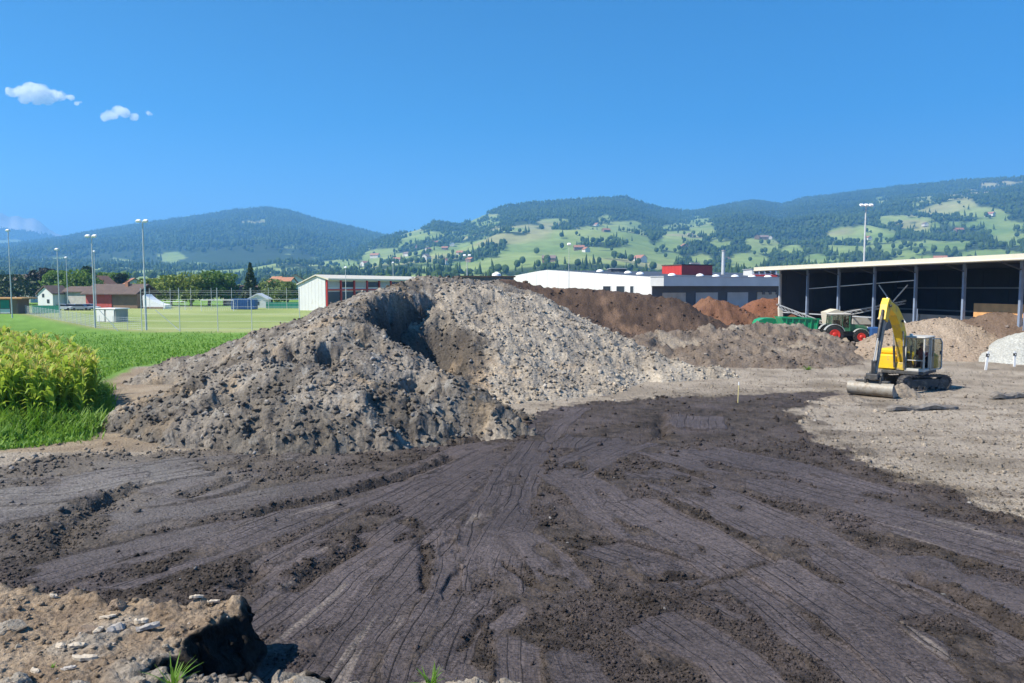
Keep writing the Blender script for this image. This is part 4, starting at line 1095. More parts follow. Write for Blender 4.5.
x = -16.6 + 2.2 * r.random(n); y = 27.5 + 4.5 * r.random(n)
k = (np.abs(polysd(x, y, GRASS)) < .55)
blades('dry_grass', x[k], y[k], ground_z(x[k], y[k]), .15 + .25 * r.random(k.sum()), .02, M_DRY, 53, 'yellow dry grass at the corner of the maize', 'grass')
n = 60000
u = r.random(n); y = 34 + 62 * u ** .75; x = -.76 * y + (r.random(n)) * (.56 * y)
k = (r.random(n) < np.clip((90 - y) / 40, 0, 1)) & (polysd(x, y, GRASS) < -.4) & (polysd(x, y, FIELD) > 1.0) & (polysd(x, y, PITCH_AREA) > .3)
x, y = x[k], y[k]
blades('meadow_grass', x, y, ground_z(x, y), .10 + .16 * r.random(len(x)) * (1 + fbm(x * .5, y * .5, 701, 2)), .035, M_WEED, 54, 'short green meadow grass between maize and sports field', 'grass')

# foreground weeds on the bank
def weed(px, py, h, nb, spread, seed, label, name='weed'):
    x, y = G(px, py, 1.0); z = float(ground_z(x, y)[0])
    r = np.random.default_rng(seed)
    v, f = [], []
    for k in range(nb):
        a = r.random() * 6.28; L = h * (.5 + .6 * r.random()); b = len(v); wd = .006 + .006 * r.random()
        d = np.array([math.cos(a), math.sin(a), 0]); s = np.array([-d[1], d[0], 0]); e0 = 1.5 - spread * r.random()
        p = np.array([r.normal(0, .02), r.normal(0, .02), 0])
        for q in range(5):
            w = wd * (1, 1.1, .9, .6, .1)[q]; v += [p + s * w, p - s * w]
            p = p + (d * math.cos(e0 - q * .16) + np.array([0, 0, math.sin(e0 - q * .16)])) * L / 4
        f += [(b + 2 * q, b + 2 * q + 1, b + 2 * q + 3, b + 2 * q + 2) for q in range(4)]
    o = mesh_np(name, np.array(v), np.array(f), M_WEED); o.location = (x, y, z - .01)
    return setp(o, label, 'weed', 'small weeds on the foreground bank')
weed(172, 672, .44, 26, .8, 1, 'spiky green weed in front of the dark earth face')
weed(431, 671, .28, 24, .9, 2, 'small green grass tuft on the bank, centre foreground')
weed(54, 655, .06, 14, 1.4, 3, 'tiny flat green weed among stones at lower left')

# trees
M_BARK = mat('tree bark', (.12, .09, .065), .9, .25, 3, .02)
LEAFM = {'mid': leaf_mat('mid green foliage', (.07, .14, .022), (.18, .28, .05), .4, .35), 'dark': leaf_mat('dark foliage', (.025, .045, .014), (.06, .09, .026), .2, .35),
         'olive': leaf_mat('olive green foliage', (.13, .185, .025), (.27, .32, .06), .3, .3), 'copper': leaf_mat('dark copper foliage', (.022, .022, .018), (.05, .042, .032), .2, .35), 'pale': leaf_mat('pale green foliage', (.11, .165, .04), (.21, .27, .075), .3, .35)}
def tree(px, wpx, top, y, kind, seed, label, conifer=False, name='tree', nleaf=2600, group=None):
    r = np.random.default_rng(seed)
    x, zt = W(px, top - 5, y); wd = wpx * 1.3 * y / FPX / 2
    t = empty(name, (x, y, -.05), 0, label, 'tree', group)
    m = MB()
    H = zt
    m.tube([(0, 0, 0), (.05 * wd, 0, H * .3), (0, .05 * wd, H * .62), (0, 0, H * .9)], [.035 * H + .08, .028 * H + .05, .018 * H, .02], 7)
    if not conifer:
        for k in range(6):
            a = k * 1.05 + r.random(); z0 = H * (.22 + .06 * k)
            m.tube([(0, 0, z0), (math.cos(a) * wd * .35, math.sin(a) * wd * .35, z0 + H * .14), (math.cos(a) * wd * .7, math.sin(a) * wd * .7, z0 + H * .26)], [.014 * H, .009 * H, .02], 5)
    m.build('trunk', M_BARK, t)
    if conifer:
        u = r.random(nleaf) ** .75; a = r.random(nleaf) * 6.283
        z = H * (1 - .93 * u); tier = .75 + .25 * np.abs(((z / H * 9) % 1) - .5) * 2
        rr = wd * u ** .9 * tier * np.sqrt(.25 + .75 * r.random(nleaf)) * (.85 + .25 * np.sin(a * 5 + z))
        P = np.stack([rr * np.cos(a), rr * np.sin(a), z - .12 * rr], 1)
    else:
        nc = 30
        ca = r.random(nc) * 6.283; cr = wd * .85 * np.sqrt(r.random(nc)); cz = H * (.30 + .62 * r.random(nc))
        cr = cr * (1.15 - .55 * np.clip((cz / H - .55) / .35, 0, 1))
        C = np.stack([cr * np.cos(ca), cr * np.sin(ca), cz], 1); S = wd * (.28 + .22 * r.random(nc))
        k = r.integers(0, nc, nleaf)
        d = r.standard_normal((nleaf, 3)); d /= np.linalg.norm(d, axis=1)[:, None]
        P = C[k] + d * (S[k] * (.55 + .45 * r.random(nleaf)))[:, None] * np.array([1, 1, .8])
        P[:, 2] = np.minimum(P[:, 2], H)
    sz = (.020 * H + .012 * wd + .12) * (.6 + .8 * r.random(nleaf))
    e1 = r.standard_normal((nleaf, 3)); e1 /= np.linalg.norm(e1, axis=1)[:, None]
    e2 = np.cross(e1, r.standard_normal((nleaf, 3))); e2 /= np.linalg.norm(e2, axis=1)[:, None]
    e1 *= sz[:, None]; e2 *= sz[:, None] * .7
    V = np.stack([P - e1 - e2 * .3, P - e2 + e1 * .2, P + e1, P + e2 - e1 * .1], 1).reshape(-1, 3)
    F = np.arange(nleaf * 4).reshape(-1, 4)
    mesh_np('crown', V, F, LEAFM[kind], t)
    return t
TG = 'trees around the sports field and village'
tree(8, 42, 280, 225, 'dark', 1, 'broad dark green tree at the left edge of the picture', group=TG)
tree(41, 26, 273, 240, 'copper', 2, 'very dark copper-leaved tree behind the white gabled house', group=TG)
tree(60, 26, 276, 230, 'mid', 3, 'bright green tree left of the tall lamp poles', group=TG)
tree(80, 30, 275, 222, 'mid', 4, 'green tree just left of the red barn', group=TG)
tree(87, 14, 271, 262, 'dark', 5, 'narrow dark tree rising behind the lamp pole pair', group=TG)
tree(112, 30, 278, 262, 'mid', 6, 'green tree behind the roof of the red barn', group=TG)
tree(121, 12, 277, 250, 'dark', 7, 'slim dark tree at the right end of the red barn roof', group=TG)
tree(150, 30, 284, 215, 'olive', 8, 'leftmost olive green tree of the row behind the far goal', group=TG)
tree(170, 32, 280, 212, 'olive', 9, 'second olive green tree of the row behind the far goal', group=TG)
tree(190, 30, 277, 212, 'olive', 10, 'third olive green tree of the row behind the far goal', group=TG)
tree(208, 28, 275, 214, 'mid', 11, 'tallest green tree of the row left of the spruce', group=TG)
tree(224, 22, 278, 218, 'mid', 12, 'round green tree at the right end of the row', group=TG)
tree(250, 19, 268, 205, 'dark', 13, 'dark pointed spruce beside the blue container', True, 'spruce_tree', 1800, group=TG)
tree(271, 24, 284, 225, 'pale', 14, 'pale green bushy tree right of the spruce', group=TG)
tree(287, 20, 287, 215, 'pale', 15, 'low pale green tree left of the white and red hall', group=TG)
tree(139, 16, 288, 225, 'olive', 16, 'small olive tree behind the tallest left lamp pole', group=TG)

# ------------------------------------------------------------------ buildings
M_WHITE = mat('white metal cladding', (.64, .64, .62), .55, .05, .4, dirt=(.55, .53, .48), dirt_amt=.15, dirt_scale=.4)
M_CREAM = mat('cream fascia metal', (.60, .555, .45), .5, .06, .6)
M_GREYMET = mat('grey sheet metal', (.36, .38, .40), .5, .1, .5)
M_DARKMET = mat('dark blue-grey cladding', (.055, .065, .082), .6, .15, .5)
M_CONC = mat('weathered concrete', (.38, .36, .33), .85, .15, .8)
M_RED = mat('red painted metal', (.50, .045, .035), .5, .1, .7)
M_REDWOOD = mat('red painted boards', (.42, .07, .055), .7, .15, 1)
M_BROOF = mat('dark brown tiles', (.10, .068, .055), .85, .2, 1)
M_STEEL = mat('blue-grey steel post', (.20, .25, .34), .5, .15, 1.5)
M_PALEST = mat('pale galvanised steel', (.62, .63, .62), .45, .1, 1)
M_GALV = mat('galvanised pole', (.50, .52, .52), .45, .1, 2)
M_ORANGE = mat('orange timber boards', (.62, .33, .13), .7, .15, 1.5)
M_BLUE = mat('blue painted steel', (.03, .10, .28), .5, .15, 1)
M_GREEN = mat('green windbreak fabric', (.02, .21, .14), .7, .15, 1)
M_TARP = mat('white tarpaulin', (.82, .82, .80), .5, .05, 1)
M_LAMP = mat('white lamp housing', (.8, .8, .8), .3, .03, 2)
M_FASC = mat('light grey parapet', (.47, .48, .48), .55, .08, .4)

def frame_of(p, q):
    """unit vectors along p->q and to its left"""
    d = Vector((q[0] - p[0], q[1] - p[1], 0)).normalized()
    return d, Vector((-d.y, d.x, 0))

# open shed on the right: origin at the far post foot, x runs along the front towards the camera, y goes into the shed
FAR = (WX(779, 92), 92.0); NEAR = (WX(1018, 59), 59.0)
d, l = frame_of(FAR, NEAR)
rz = math.atan2(d.y, d.x)
shed = empty('open_shed', (FAR[0], FAR[1], 0), rz, 'long dark open-fronted storage shed with cream roof edge at right', 'shed')
LEN = math.hypot(NEAR[0] - FAR[0], NEAR[1] - FAR[1]); BAY = LEN / 6; XE = LEN + BAY * 2.2; DEP = 17.0
zf, zn = 7.45, 7.50                                                   # underside of the roof edge at the far and near end
ze = lambda x: zf + (zn - zf) * x / LEN
m = MB()
m.add([(-1.6, -2.6, ze(-1.6) + .02), (XE, -2.6, ze(XE) + .02), (XE, DEP, ze(XE) + .3), (-1.6, DEP, ze(-1.6) + .3),
       (-1.6, -2.6, ze(-1.6) + .22), (XE, -2.6, ze(XE) + .22), (XE, DEP, ze(XE) + .5), (-1.6, DEP, ze(-1.6) + .5)],
      [(3, 2, 1, 0), (4, 5, 6, 7), (0, 1, 5, 4), (1, 2, 6, 5), (2, 3, 7, 6), (3, 0, 4, 7)])
roof = m.build('roof', M_GREYMET, shed)
m = MB(); m.beam((-1.65, -2.63, ze(-1.65) + .14), (XE, -2.63, ze(XE) + .14), .06, .52); m.build('fascia', M_CREAM, roof)
m = MB(); m.tube([(-1.6, -2.72, ze(-1.6) - .02), (XE, -2.72, ze(XE) - .02)], .07, 8); m.build('gutter', M_CREAM, roof)
for k in range(8):                                                    # posts: steel from floor to roof, on concrete feet
    x = BAY * k
    m = MB(); m.beam((x, 0, 0), (x, 0, ze(x)), .20, .26, (0, 1, 0)); p = m.build('post', M_STEEL if k else M_PALEST, shed)
    m = MB(); m.box((x, 0, .3), (.4, .5, .6)); m.build('post_foot', M_CONC, p)
    m = MB(); m.beam((x, 0, ze(x) - .25), (x, DEP, ze(x) + .05), .2, .4); m.build('rafter', M_DARKMET, shed)
    m = MB(); m.beam((x, -.1, ze(x) - .75), (x, -2.3, ze(x) - .05), .1, .09); m.build('bracket', M_DARKMET, shed)
    if k in (2, 4, 6): m = MB(); m.tube([(x + .45, -.1, 0), (x + .45, -.1, ze(x) * .45)], .05, 6); m.build('downpipe', M_STEEL, shed)
for k in range(14):
    x0 = -.2 + k * (XE + .2) / 14; x1 = -.2 + (k + 1) * (XE + .2) / 14 - .03
    m = MB(); m.box(((x0 + x1) / 2, DEP - .1, 3.8), (x1 - x0, .12, 7.6)); m.build('back_panel', M_DARKMET, shed)
for k in range(18):
    m = MB(); m.box((-.28 + (.05 if k % 2 else 0), .5 + k * .95, 3.75), (.10, .93, 7.5)); m.build('end_panel', M_DARKMET, shed)
for h in (2.05, 4.7):
    m = MB(); m.beam((0, DEP - .3, h + .6), (XE, DEP - .3, h + .6), .12, .18); m.build('wall_rail', M_GREYMET, shed)
m = MB(); m.beam((0, .25, 2.3), (BAY * 2.9, .25, 2.3), .08, .12); m.build('front_rail', M_GREYMET, shed)
m = MB(); m.tube([(BAY * .95, .35, 5.2), (BAY * 3.95, .35, 6.05)], .055, 6); m.build('tie_rod', M_PALEST, shed)
for a, b in (((BAY * 3.05, 2.2), (BAY * 3.75, 5.6)), ((BAY * 3.05, 5.6), (BAY * 3.75, 1.9))):
    m = MB(); m.tube([(a[0], .3, a[1]), (b[0], .3, b[1])], .06, 6); m.build('cross_brace', M_GALV, shed)
for k in range(6):
    m = MB(); m.box((BAY * 5.05 + 1.0 + k * 2.06, .9, 2.0), (2.04, .14, 4.0)); m.build('timber_bay_board', M_ORANGE, shed)
for k in range(3):
    m = MB(); m.box((BAY * 2.0 + k * BAY * .98 + 2.4, 6.0, 1.3), (BAY * .95, .3, 2.6)); m.build('bay_wall', M_CONC, shed)

# white industrial hall behind the compost heaps
CO = (WX(652, 130), 130.0); CU = Vector((-.51, .86, 0)).normalized()
rz = math.atan2(CU.y, CU.x)                                           # local x goes back-left along the white wall, -y along the shaded front
hall = empty('industrial_hall', (CO[0], CO[1], 0), rz, 'big flat-roofed industrial hall with bright white end wall and shaded front', 'hall')
prof = [(0, 0), (62, 0), (62, 6.6), (34, 9.0), (0, 7.1)]
MB().prism(prof, (0, -75, 0), (1, 0, 0), (0, 0, 1), (0, 75, 0)).build('wall', M_DARKMET, hall)
n = 0
for k in range(15):                                                   # white cladding panels of the end wall
    a, b = k * 62 / 15, (k + 1) * 62 / 15 - .05
    zt = lambda x: 7.1 + (9.0 - 7.1) * x / 34 if x < 34 else 9.0 - 2.4 * (x - 34) / 28
    MB().prism([(a, 0), (b, 0), (b, zt(b) + .05), (a, zt(a) + .05)], (0, .02, 0), (1, 0, 0), (0, 0, 1), (0, .15, 0)).build('cladding_panel', M_WHITE, hall)
m = MB(); m.box((-1.6, -37.3, 6.35), (3.4, 75.4, 1.55)); canopy = m.build('front_canopy', M_FASC, hall)
m = MB(); m.box((-1.6, -37.3, 7.2), (3.6, 75.6, .15)); m.build('roof_edge', M_GREYMET, canopy)
for k in range(9):
    m = MB(); m.box((-.06, -5 - k * 8, 2.3), (.12, 5.5, 4.2)); m.build('roller_door', M_GREYMET if k % 3 else M_CONC, hall)
for k in range(4):
    m = MB(); m.box((-.09, -28 - k * 1.9, 4.3), (.1, .8, .7)); m.build('window', M_HGLASS, hall)
for px in (605.5, 620.5, 632.5):
    x, y = WX(px, 140), 140
    t = ((px - 652) / (543 - 652)) * 34
    m = MB(); m.box((t * .86, .2, 4.9), (2.3 if px < 630 else .9, .08, 1.35)); w = m.build('window', M_HGLASS, hall)
    m = MB()
    for s in (-1, 1):
        m.box((t * .86 + s * (1.2 if px < 630 else .5), .23, 4.9), (.1, .1, 1.45)); m.box((t * .86, .23, 4.9 + s * .7), (2.4 if px < 630 else 1.0, .1, .1))
    m.build('frame', M_PALEST, w)
roofz = lambda x: 7.1 + 1.9 * x / 34
def on_roof(px, y):
    v = Vector((WX(px, y, 8) - CO[0], y - CO[1], 0)); return v.dot(CU), v.dot(Vector((-CU.y, CU.x, 0)))
for px, y in ((600, 158), (628, 152), (640, 146), (672, 143), (700, 146), (716, 143), (735, 146), (752, 148), (768, 150)):
    lx, ly = on_roof(px, y)
    m = MB(); m.lathe([(0, .8), (.2, .75), (.4, .5), (.5, .05)], (lx, ly, roofz(lx)), (0, 0, 1), 12); m.build('skylight_dome', M_TARP, hall, True)
def roofbox(name, px0, px1, y, zt, mt, label, cat, depth=6.0, parts=()):
    xa, xb = WX(px0, y, 8), WX(px1, y, 8)
    t = empty(name, ((xa + xb) / 2, y, 7.2), 0, label, cat)
    m = MB(); m.box((0, depth / 2, (zt - 7.2) / 2), (xb - xa, depth, zt - 7.2)); m.build('wall', mt, t)
    m = MB(); m.box((0, depth / 2, zt - 7.2 + .08), (xb - xa + .3, depth + .3, .16)); m.build('roof', M_GREYMET, t)
    return t
rb = empty('plant_room', (WX(681, 152, 8), 152, 7.6), rz - .1, 'bright red plant room box on the hall roof', 'plant room')
for k in range(6):
    m = MB(); m.box((.55 + k * 1.1 - .2, -.06, 1.15), (1.07, .12, 2.3)); m.build('panel', M_RED, rb)
m = MB(); m.box((3.1, -4.0, 1.1), (6.5, 7.8, 2.2)); m.build('wall', M_RED, rb)
m = MB(); m.box((3.1, -4.0, 2.32), (6.8, 8.2, .18)); m.build('roof', M_BROOF, rb)
rc = roofbox('roof_container', 611, 626, 160, 9.25, M_DARKMET, 'small dark ventilation container on the hall roof left of the red box', 'container')
m = MB(); m.box((-1.0, -.3, .8), (2.2, .5, 1.2)); m.build('vent_cover', M_TARP, rc)
rc = roofbox('plant_room', 752, 777, 158, 9.1, M_WHITE, 'white rooftop unit with red stripe beside the shed roof', 'plant room')
m = MB(); m.box((0, -.05, .55), (5.4, .1, .5)); m.build('stripe', M_RED, rc)
for k in range(4):
    m = MB(); m.box((-1.8 + 1.2 * k, -.05, 1.35), (.8, .1, .6)); m.build('window', M_HGLASS, rc)
ch = empty('chimney', (WX(723, 165, 8), 165, 7.0), 0, 'slim grey chimney stack rising behind the hall roof', 'chimney')
m = MB(); m.tube([(0, 0, 0), (0, 0, 6.2)], [.42, .34], 12); m.build('shaft', M_GALV, ch)
m = MB(); m.lathe([(0, .4), (.25, .45), (.3, .3)], (0, 0, 6.2), (0, 0, 1), 12); m.build('cap', M_GREYMET, ch)
ch = empty('vent_stack', (WX(694.5, 160, 8), 160, 7.5), 0, 'short white vent box behind the red plant room', 'vent')
m = MB(); m.box((0, 0, 1.4), (1.7, 1.5, 2.8)); m.build('housing', M_WHITE, ch)
m = MB(); m.box((0, 0, 2.95), (2.0, 1.8, .2)); m.build('cap', M_GREYMET, ch)
db = empty('low_building', (WX(487, 150, 6), 150, 0), .2, 'dark flat roof with white dome peeking over the earth mound', 'building')
m = MB(); m.box((0, 4, 3.7), (11, 8, 7.4)); m.build('wall', M_DARKMET, db)
m = MB(); m.box((0, 4, 7.5), (11.6, 8.6, .3)); m.build('roof', M_BROOF, db)
m = MB(); m.lathe([(0, 1.0), (.5, .9), (.9, .1)], (2.5, 3, 7.6), (0, 0, 1), 12); m.build('dome', M_TARP, db, True)

# white and red hall behind the mound's left shoulder
B = (WX(326, 170), 170.0); C = (WX(423, 204), 204.0)
d, l = frame_of(B, C); rz = math.atan2(d.y, d.x); LB = math.hypot(C[0] - B[0], C[1] - B[1])
rh = empty('sports_hall', (B[0], B[1], 0), rz, 'white hall with red frames and cream roof behind the mound shoulder', 'hall')
WD = 8.2
MB().prism([(0, 0), (WD, 0), (WD, 5.9), (WD * .32, 7.9), (0, 7.2)], (0, 0, 0), (0, 1, 0), (0, 0, 1), (LB, 0, 0)).build('wall', M_WHITE, rh)
for k in range(8):
    a, b = k * WD / 8, (k + 1) * WD / 8 - .04
    zt = lambda q: 7.2 + .7 * q / (WD * .32) if q < WD * .32 else 7.9 - 2.0 * (q - WD * .32) / (WD * .68)
    MB().prism([(a, 0), (b, 0), (b, zt(b)), (a, zt(a))], (-.12, 0, 0), (0, 1, 0), (0, 0, 1), (.1, 0, 0)).build('cladding_panel', M_WHITE, rh)
MB().prism([(-1.3, 6.95), (WD * .32, 8.0), (WD + .2, 5.9), (WD + .2, 6.1), (WD * .32, 8.25), (-1.3, 7.35)], (-.5, 0, 0), (0, 1, 0), (0, 0, 1), (LB + 1, 0, 0)).build('roof', M_CREAM, rh)
for k in range(9):
    x = .2 + k * (LB - .4) / 8
    m = MB(); m.box((x, -.2, 3.5), (.35, .4, 7.0)); m.build('red_frame', M_RED, rh)
for k in range(8):
    x = .2 + (k + .5) * (LB - .4) / 8
    m = MB(); m.box((x, -.06, 6.0), ((LB - .4) / 8 - .5, .1, 1.3)); m.build('window', M_HGLASS if k % 2 else M_GREYMET, rh)
    m = MB(); m.box((x, -.05, 2.2), ((LB - .4) / 8 - .5, .1, 4.2)); m.build('dark_bay', M_DARKMET, rh)
m = MB(); m.box((LB / 2, -.22, 4.75), (LB, .2, .35)); m.build('red_band', M_RED, rh)

# village
def gable(name, px, y, w, d, eave, rise, rz, wall, roof, label, wins=()):
    return house(name, (WX(px, y), y, 0), rz, w, d, eave, rise, wall, roof, label, 'house', 'village houses behind the sports field', wins)
M_PINK = mat('pale render', (.70, .66, .60), .8, .08, .6)
h = house('white_house', (WX(38.5, 205), 212, 0), -.40, 6.2, 5, 3.6, 1.9, M_WHITE, M_BROOF, 'white gabled house wing with dark brown roof', 'house', 'village houses behind the sports field', ((-.8, 3.0, .9, 1.0), (1.2, 1.4, 1.0, 1.1)))
m = MB(); m.box((8.2, 4.0, 2.0), (13, 6, 4.0)); w = m.build('long_wing', M_CONC, h)
MB().prism([(-3.6, 3.9), (0, 5.3), (3.6, 3.9), (3.6, 4.15), (0, 5.6), (-3.6, 4.15)], (1.4, 4.0, 0), (0, 1, 0), (0, 0, 1), (14, 0, 0)).build('wing_roof', M_BROOF, w)
gable('old_house', 24, 262, 9, 9, 4.6, 2.6, .1, M_PINK, M_BROOF, 'old brown-roofed house behind the white gabled one', ((-3, 3.5, 1, 1.2), (0, 3.5, 1, 1.2), (3, 3.5, 1, 1.2)))
gable('old_house', 28, 320, 11, 12, 7.2, 3.2, 1.4, M_PINK, M_BROOF, 'taller brown-roofed house farthest behind the dark copper tree', ((0, 5, 1, 1.2),))
rbn = empty('red_barn', (WX(99.5, 190), 190, 0), -.22, 'red wooden barn with long dark brown roof by the pitch', 'barn')
for k in range(8):
    m = MB(); m.box((-3.9 + k * .96 + .48, -.06, 1.9), (.93, .12, 3.8)); m.build('red_board', M_REDWOOD, rbn)
m = MB(); m.box((3.6, 3.5, 1.85), (15.0, 6.9, 3.7)); m.build('wall', M_HWOOD, rbn)
MB().prism([(-1.2, 3.45), (3.5, 5.9), (8.2, 3.45), (8.2, 3.7), (3.5, 6.2), (-1.2, 3.7)], (-4.6, 0, 0), (0, 1, 0), (0, 0, 1), (16.5, 0, 0)).build('roof', M_BROOF, rbn)
m = MB(); m.box((6.4, 2.6, 5.9), (.8, .8, 1.7)); m.build('chimney', M_HROOF, rbn)
gable('gabled_house', 103, 235, 6, 6, 6.0, 2.6, 0, M_HWALL, M_HROOF, 'small house with red gable peeking over the barn roof', ((0, 5.5, .8, .9),))
gable('gabled_house', 134, 250, 8, 8, 5.6, 2.4, .6, M_HWALL, M_HROOF, 'small orange-roofed house right of the barn roof')
gable('grey_house', 243, 222, 7, 9, 3.4, 2.2, 1.5, M_HWALL, M_BROOF, 'low grey-brown roofed house left of the spruce', ((0, 2.6, 1, 1),))
gable('white_shed', 260, 196, 4.6, 5, 2.2, 1.2, .1, M_WHITE, M_PALEST, 'tiny white shed right of the blue container', ((0, 1.2, .8, .8),))
gable('orange_roof_house', 286, 320, 8, 8, 6.2, 3.0, 1.2, M_HWALL, M_HROOF, 'orange-roofed house left of the white and red hall, nearest to it', ((-2, 4, 1, 1.2), (2, 4, 1, 1.2)))
gable('orange_roof_house', 296, 350, 9, 9, 8.0, 3.0, .3, M_HWALL, M_HROOF, 'taller orange-roofed house just behind the first one', ((-2, 5, 1, 1.2), (2, 5, 1, 1.2)))
gable('orange_roof_house', 278, 380, 9, 9, 7.4, 3.0, .8, M_HWALL, M_HROOF, 'orange-roofed house behind the pale green tree', ((0, 4, 1, 1.2),))
bc = empty('shipping_container', (WX(243, 178), 178, 0), .03, 'dark blue container at the far edge of the pitch', 'container')
m = MB(); m.box((0, 1.2, 1.35), (5.6, 2.4, 2.5)); m.build('body', M_BLUE, bc)
m = MB()
for k in range(14): m.box((-2.6 + k * .4, -.03, 1.35), (.18, .06, 2.3))
m.build('corrugation', M_BLUE, bc)
for s in (-1, 1):
    m = MB(); m.box((s * 1.2, -.08, 1.3), (.06, .08, 2.3)); m.build('locking_bar', M_GALV, bc)
gh = empty('kiosk', (WX(5, 150), 150, 0), .05, 'small kiosk with green panel at the left edge', 'kiosk')
m = MB(); m.box((-2, 2, 1.5), (9, 4, 3.0)); m.build('wall', M_HWOOD, gh)
m = MB(); m.box((-1.6, 1.8, 3.15), (11, 5.2, .3)); m.build('roof', M_ORANGE, gh)
m = MB(); m.box((.1, -.06, 1.95), (1.7, .1, 1.7)); m.build('green_panel', M_GREEN, gh)
m = MB(); m.box((.1, -.06, .55), (1.9, .1, .9)); m.build('white_base', M_WHITE, gh)
hut = empty('equipment_hut', (WX(106.5, 115), 115, 0), -.42, 'small white box hut standing on the pitch', 'hut')
m = MB(); m.box((0, 1.1, 1.0), (4.1, 2.2, 2.0)); m.build('wall', M_CONC, hut)
for s in (-1, 1):
    m = MB(); m.box((s * 1.08 - .1, -.06, 1.0), (1.75, .1, 1.85)); m.build('door', M_WHITE, hut)
m = MB(); m.box((0, 1.1, 2.07), (4.5, 2.6, .14)); m.build('roof', M_TARP, hut)
ta = empty('covered_stack', (WX(154, 185), 185, 0), -.1, 'white tarpaulin sloping over a stack beside the pitch', 'tarpaulin')
MB().prism([(-2.8, 0), (2.8, 0), (2.9, .9), (1.2, 1.3), (-.6, 2.2), (-1.7, 3.0), (-2.3, 3.6), (-2.9, 3.2)], (0, 0, 0), (1, 0, 0), (0, 0, 1), (0, 3, 0)).build('cover', M_TARP, ta)
MB().box((0, -.2, .25), (5.0, .2, .4)).build('weight_board', M_HWOOD, ta)

# ------------------------------------------------------------------ lamp masts, fences, goals, parked cars
def mast(px, top, y, label, lamps=2, r=.09, name='floodlight_mast', arm=.45, group='lamp masts around the sports field'):
    x, zt = W(px, top, y)
    t = empty(name, (x, y, 0), 0, label, 'lamp mast', group)
    m = MB(); m.tube([(0, 0, 0), (0, 0, zt * .5), (0, 0, zt)], [r * 1.25, r, r * .7], 8); m.build('pole', M_GALV, t)
    m = MB(); m.tube([(-arm, 0, zt), (arm, 0, zt)], .05, 6); m.build('crossarm', M_GALV, t)
    for k in range(lamps):
        xx = (k - (lamps - 1) / 2) * (2 * arm / max(lamps - 1, 1)) if lamps > 1 else 0
        m = MB(); m.box((xx, -.15, zt + .12), (.55, .5, .28), rx=.5, bev=.06); m.build('lamp_head', M_LAMP, t)
    return t
mast(142.5, 222, 93.6, 'tallest floodlight mast in front of the pitch, at the fence corner', 2, .11)
mast(91.5, 237, 99, 'floodlight mast beside the white box hut', 2, .10)
mast(57, 250, 131, 'floodlight mast in front of the white gabled house, second from left', 1, .085)
mast(66, 258, 183, 'thin distant floodlight mast before the green tree', 1, .085)
mast(94, 252, 175, 'distant floodlight mast just behind the one beside the hut', 1, .085)
mast(8, 231, 131, 'floodlight mast at the left picture edge', 1, .09)
mast(393, 263, 215, 'thin lamp mast behind the white and red hall', 1, .09, arm=.6)
mast(345.5, 268, 165, 'slim lamp mast in front of the white and red hall', 1, .08, arm=.4)
mast(467, 256, 150, 'lamp mast rising behind the top of the earth mound', 2, .09, arm=.5)
mast(569, 245, 118, 'slim flagpole-like mast in front of the white hall wall', 1, .045, 'light_pole', arm=.25)
mast(866, 206, 112, 'tall floodlight mast with stacked lamps behind the open shed roof', 3, .15, arm=.7)

def fence(name, pts, h, gap, wires, label, r=.03, wr=.012, dense=0):
    P = [Vector((*p, 0)) for p in pts]
    t = empty(name, P[0], 0, label, 'fence', 'fences of the sports field')
    posts = []
    for a, b in zip(P[:-1], P[1:]):
        n = max(1, round((b - a).length / gap))
        posts += [a + (b - a) * k / n for k in range(n)]
    posts.append(P[-1])
    pm = None
    for q in posts:
        m = MB(); m.tube([(0, 0, 0), (0, 0, h)], r, 6)
        if pm is None: o = m.build('post', M_GALV, t); pm = o.data
        else:
            o = bpy.data.objects.new('post', pm); COL.objects.link(o); o.parent = t
        o.location = q - P[0]
    m = MB()
    for k in range(wires):
        z = h * (k + .4) / wires
        for a, b in zip(P[:-1], P[1:]): m.tube([a - P[0] + Vector((0, 0, z)), b - P[0] + Vector((0, 0, z))], wr, 4)
    if dense:
        for a, b in zip(P[:-1], P[1:]):
            n = int((b - a).length / dense)
            for k in range(n):
                q = a + (b - a) * k / n - P[0]; m.tube([q, q + Vector((0, 0, h * .97))], wr * .7, 3)
    m.build('wire_mesh', M_GALV, t)
    return t
f = fence('mesh_fence', [G(-30, 310), G(20, 312.5), G(100, 328.5), G(142, 330.5)], 1.7, 3.2, 7, 'low wire mesh fence running up to the tall mast', .03, .012, .45)
nf = fence('ball_catch_fence', [G(142, 330.7), G(180, 331.5), G(218, 331.5), G(252, 331.5), G(300, 331.5)], 5.3, 4.6, 6, 'tall ball-catch fence with thin posts before the pitch', .045, .012)
b0 = Vector((*G(142, 330.7), 0))
for pxa, pxb in ((180, 156), (118, 100)):
    a = Vector((*G(pxa, 331), 0)) - b0; b = Vector((*G(pxb, 331), 0)) - b0
    m = MB(); m.tube([a, b + Vector((0, 0, 2.6))], .04, 5); m.build('brace', M_GALV, nf)
fence('ball_catch_fence', [(WX(150, 176), 176), (WX(232, 178), 178), (WX(305, 180), 180)], 5.2, 4.2, 5, 'tall ball-catch fence on the far side of the pitch', .05, .014)
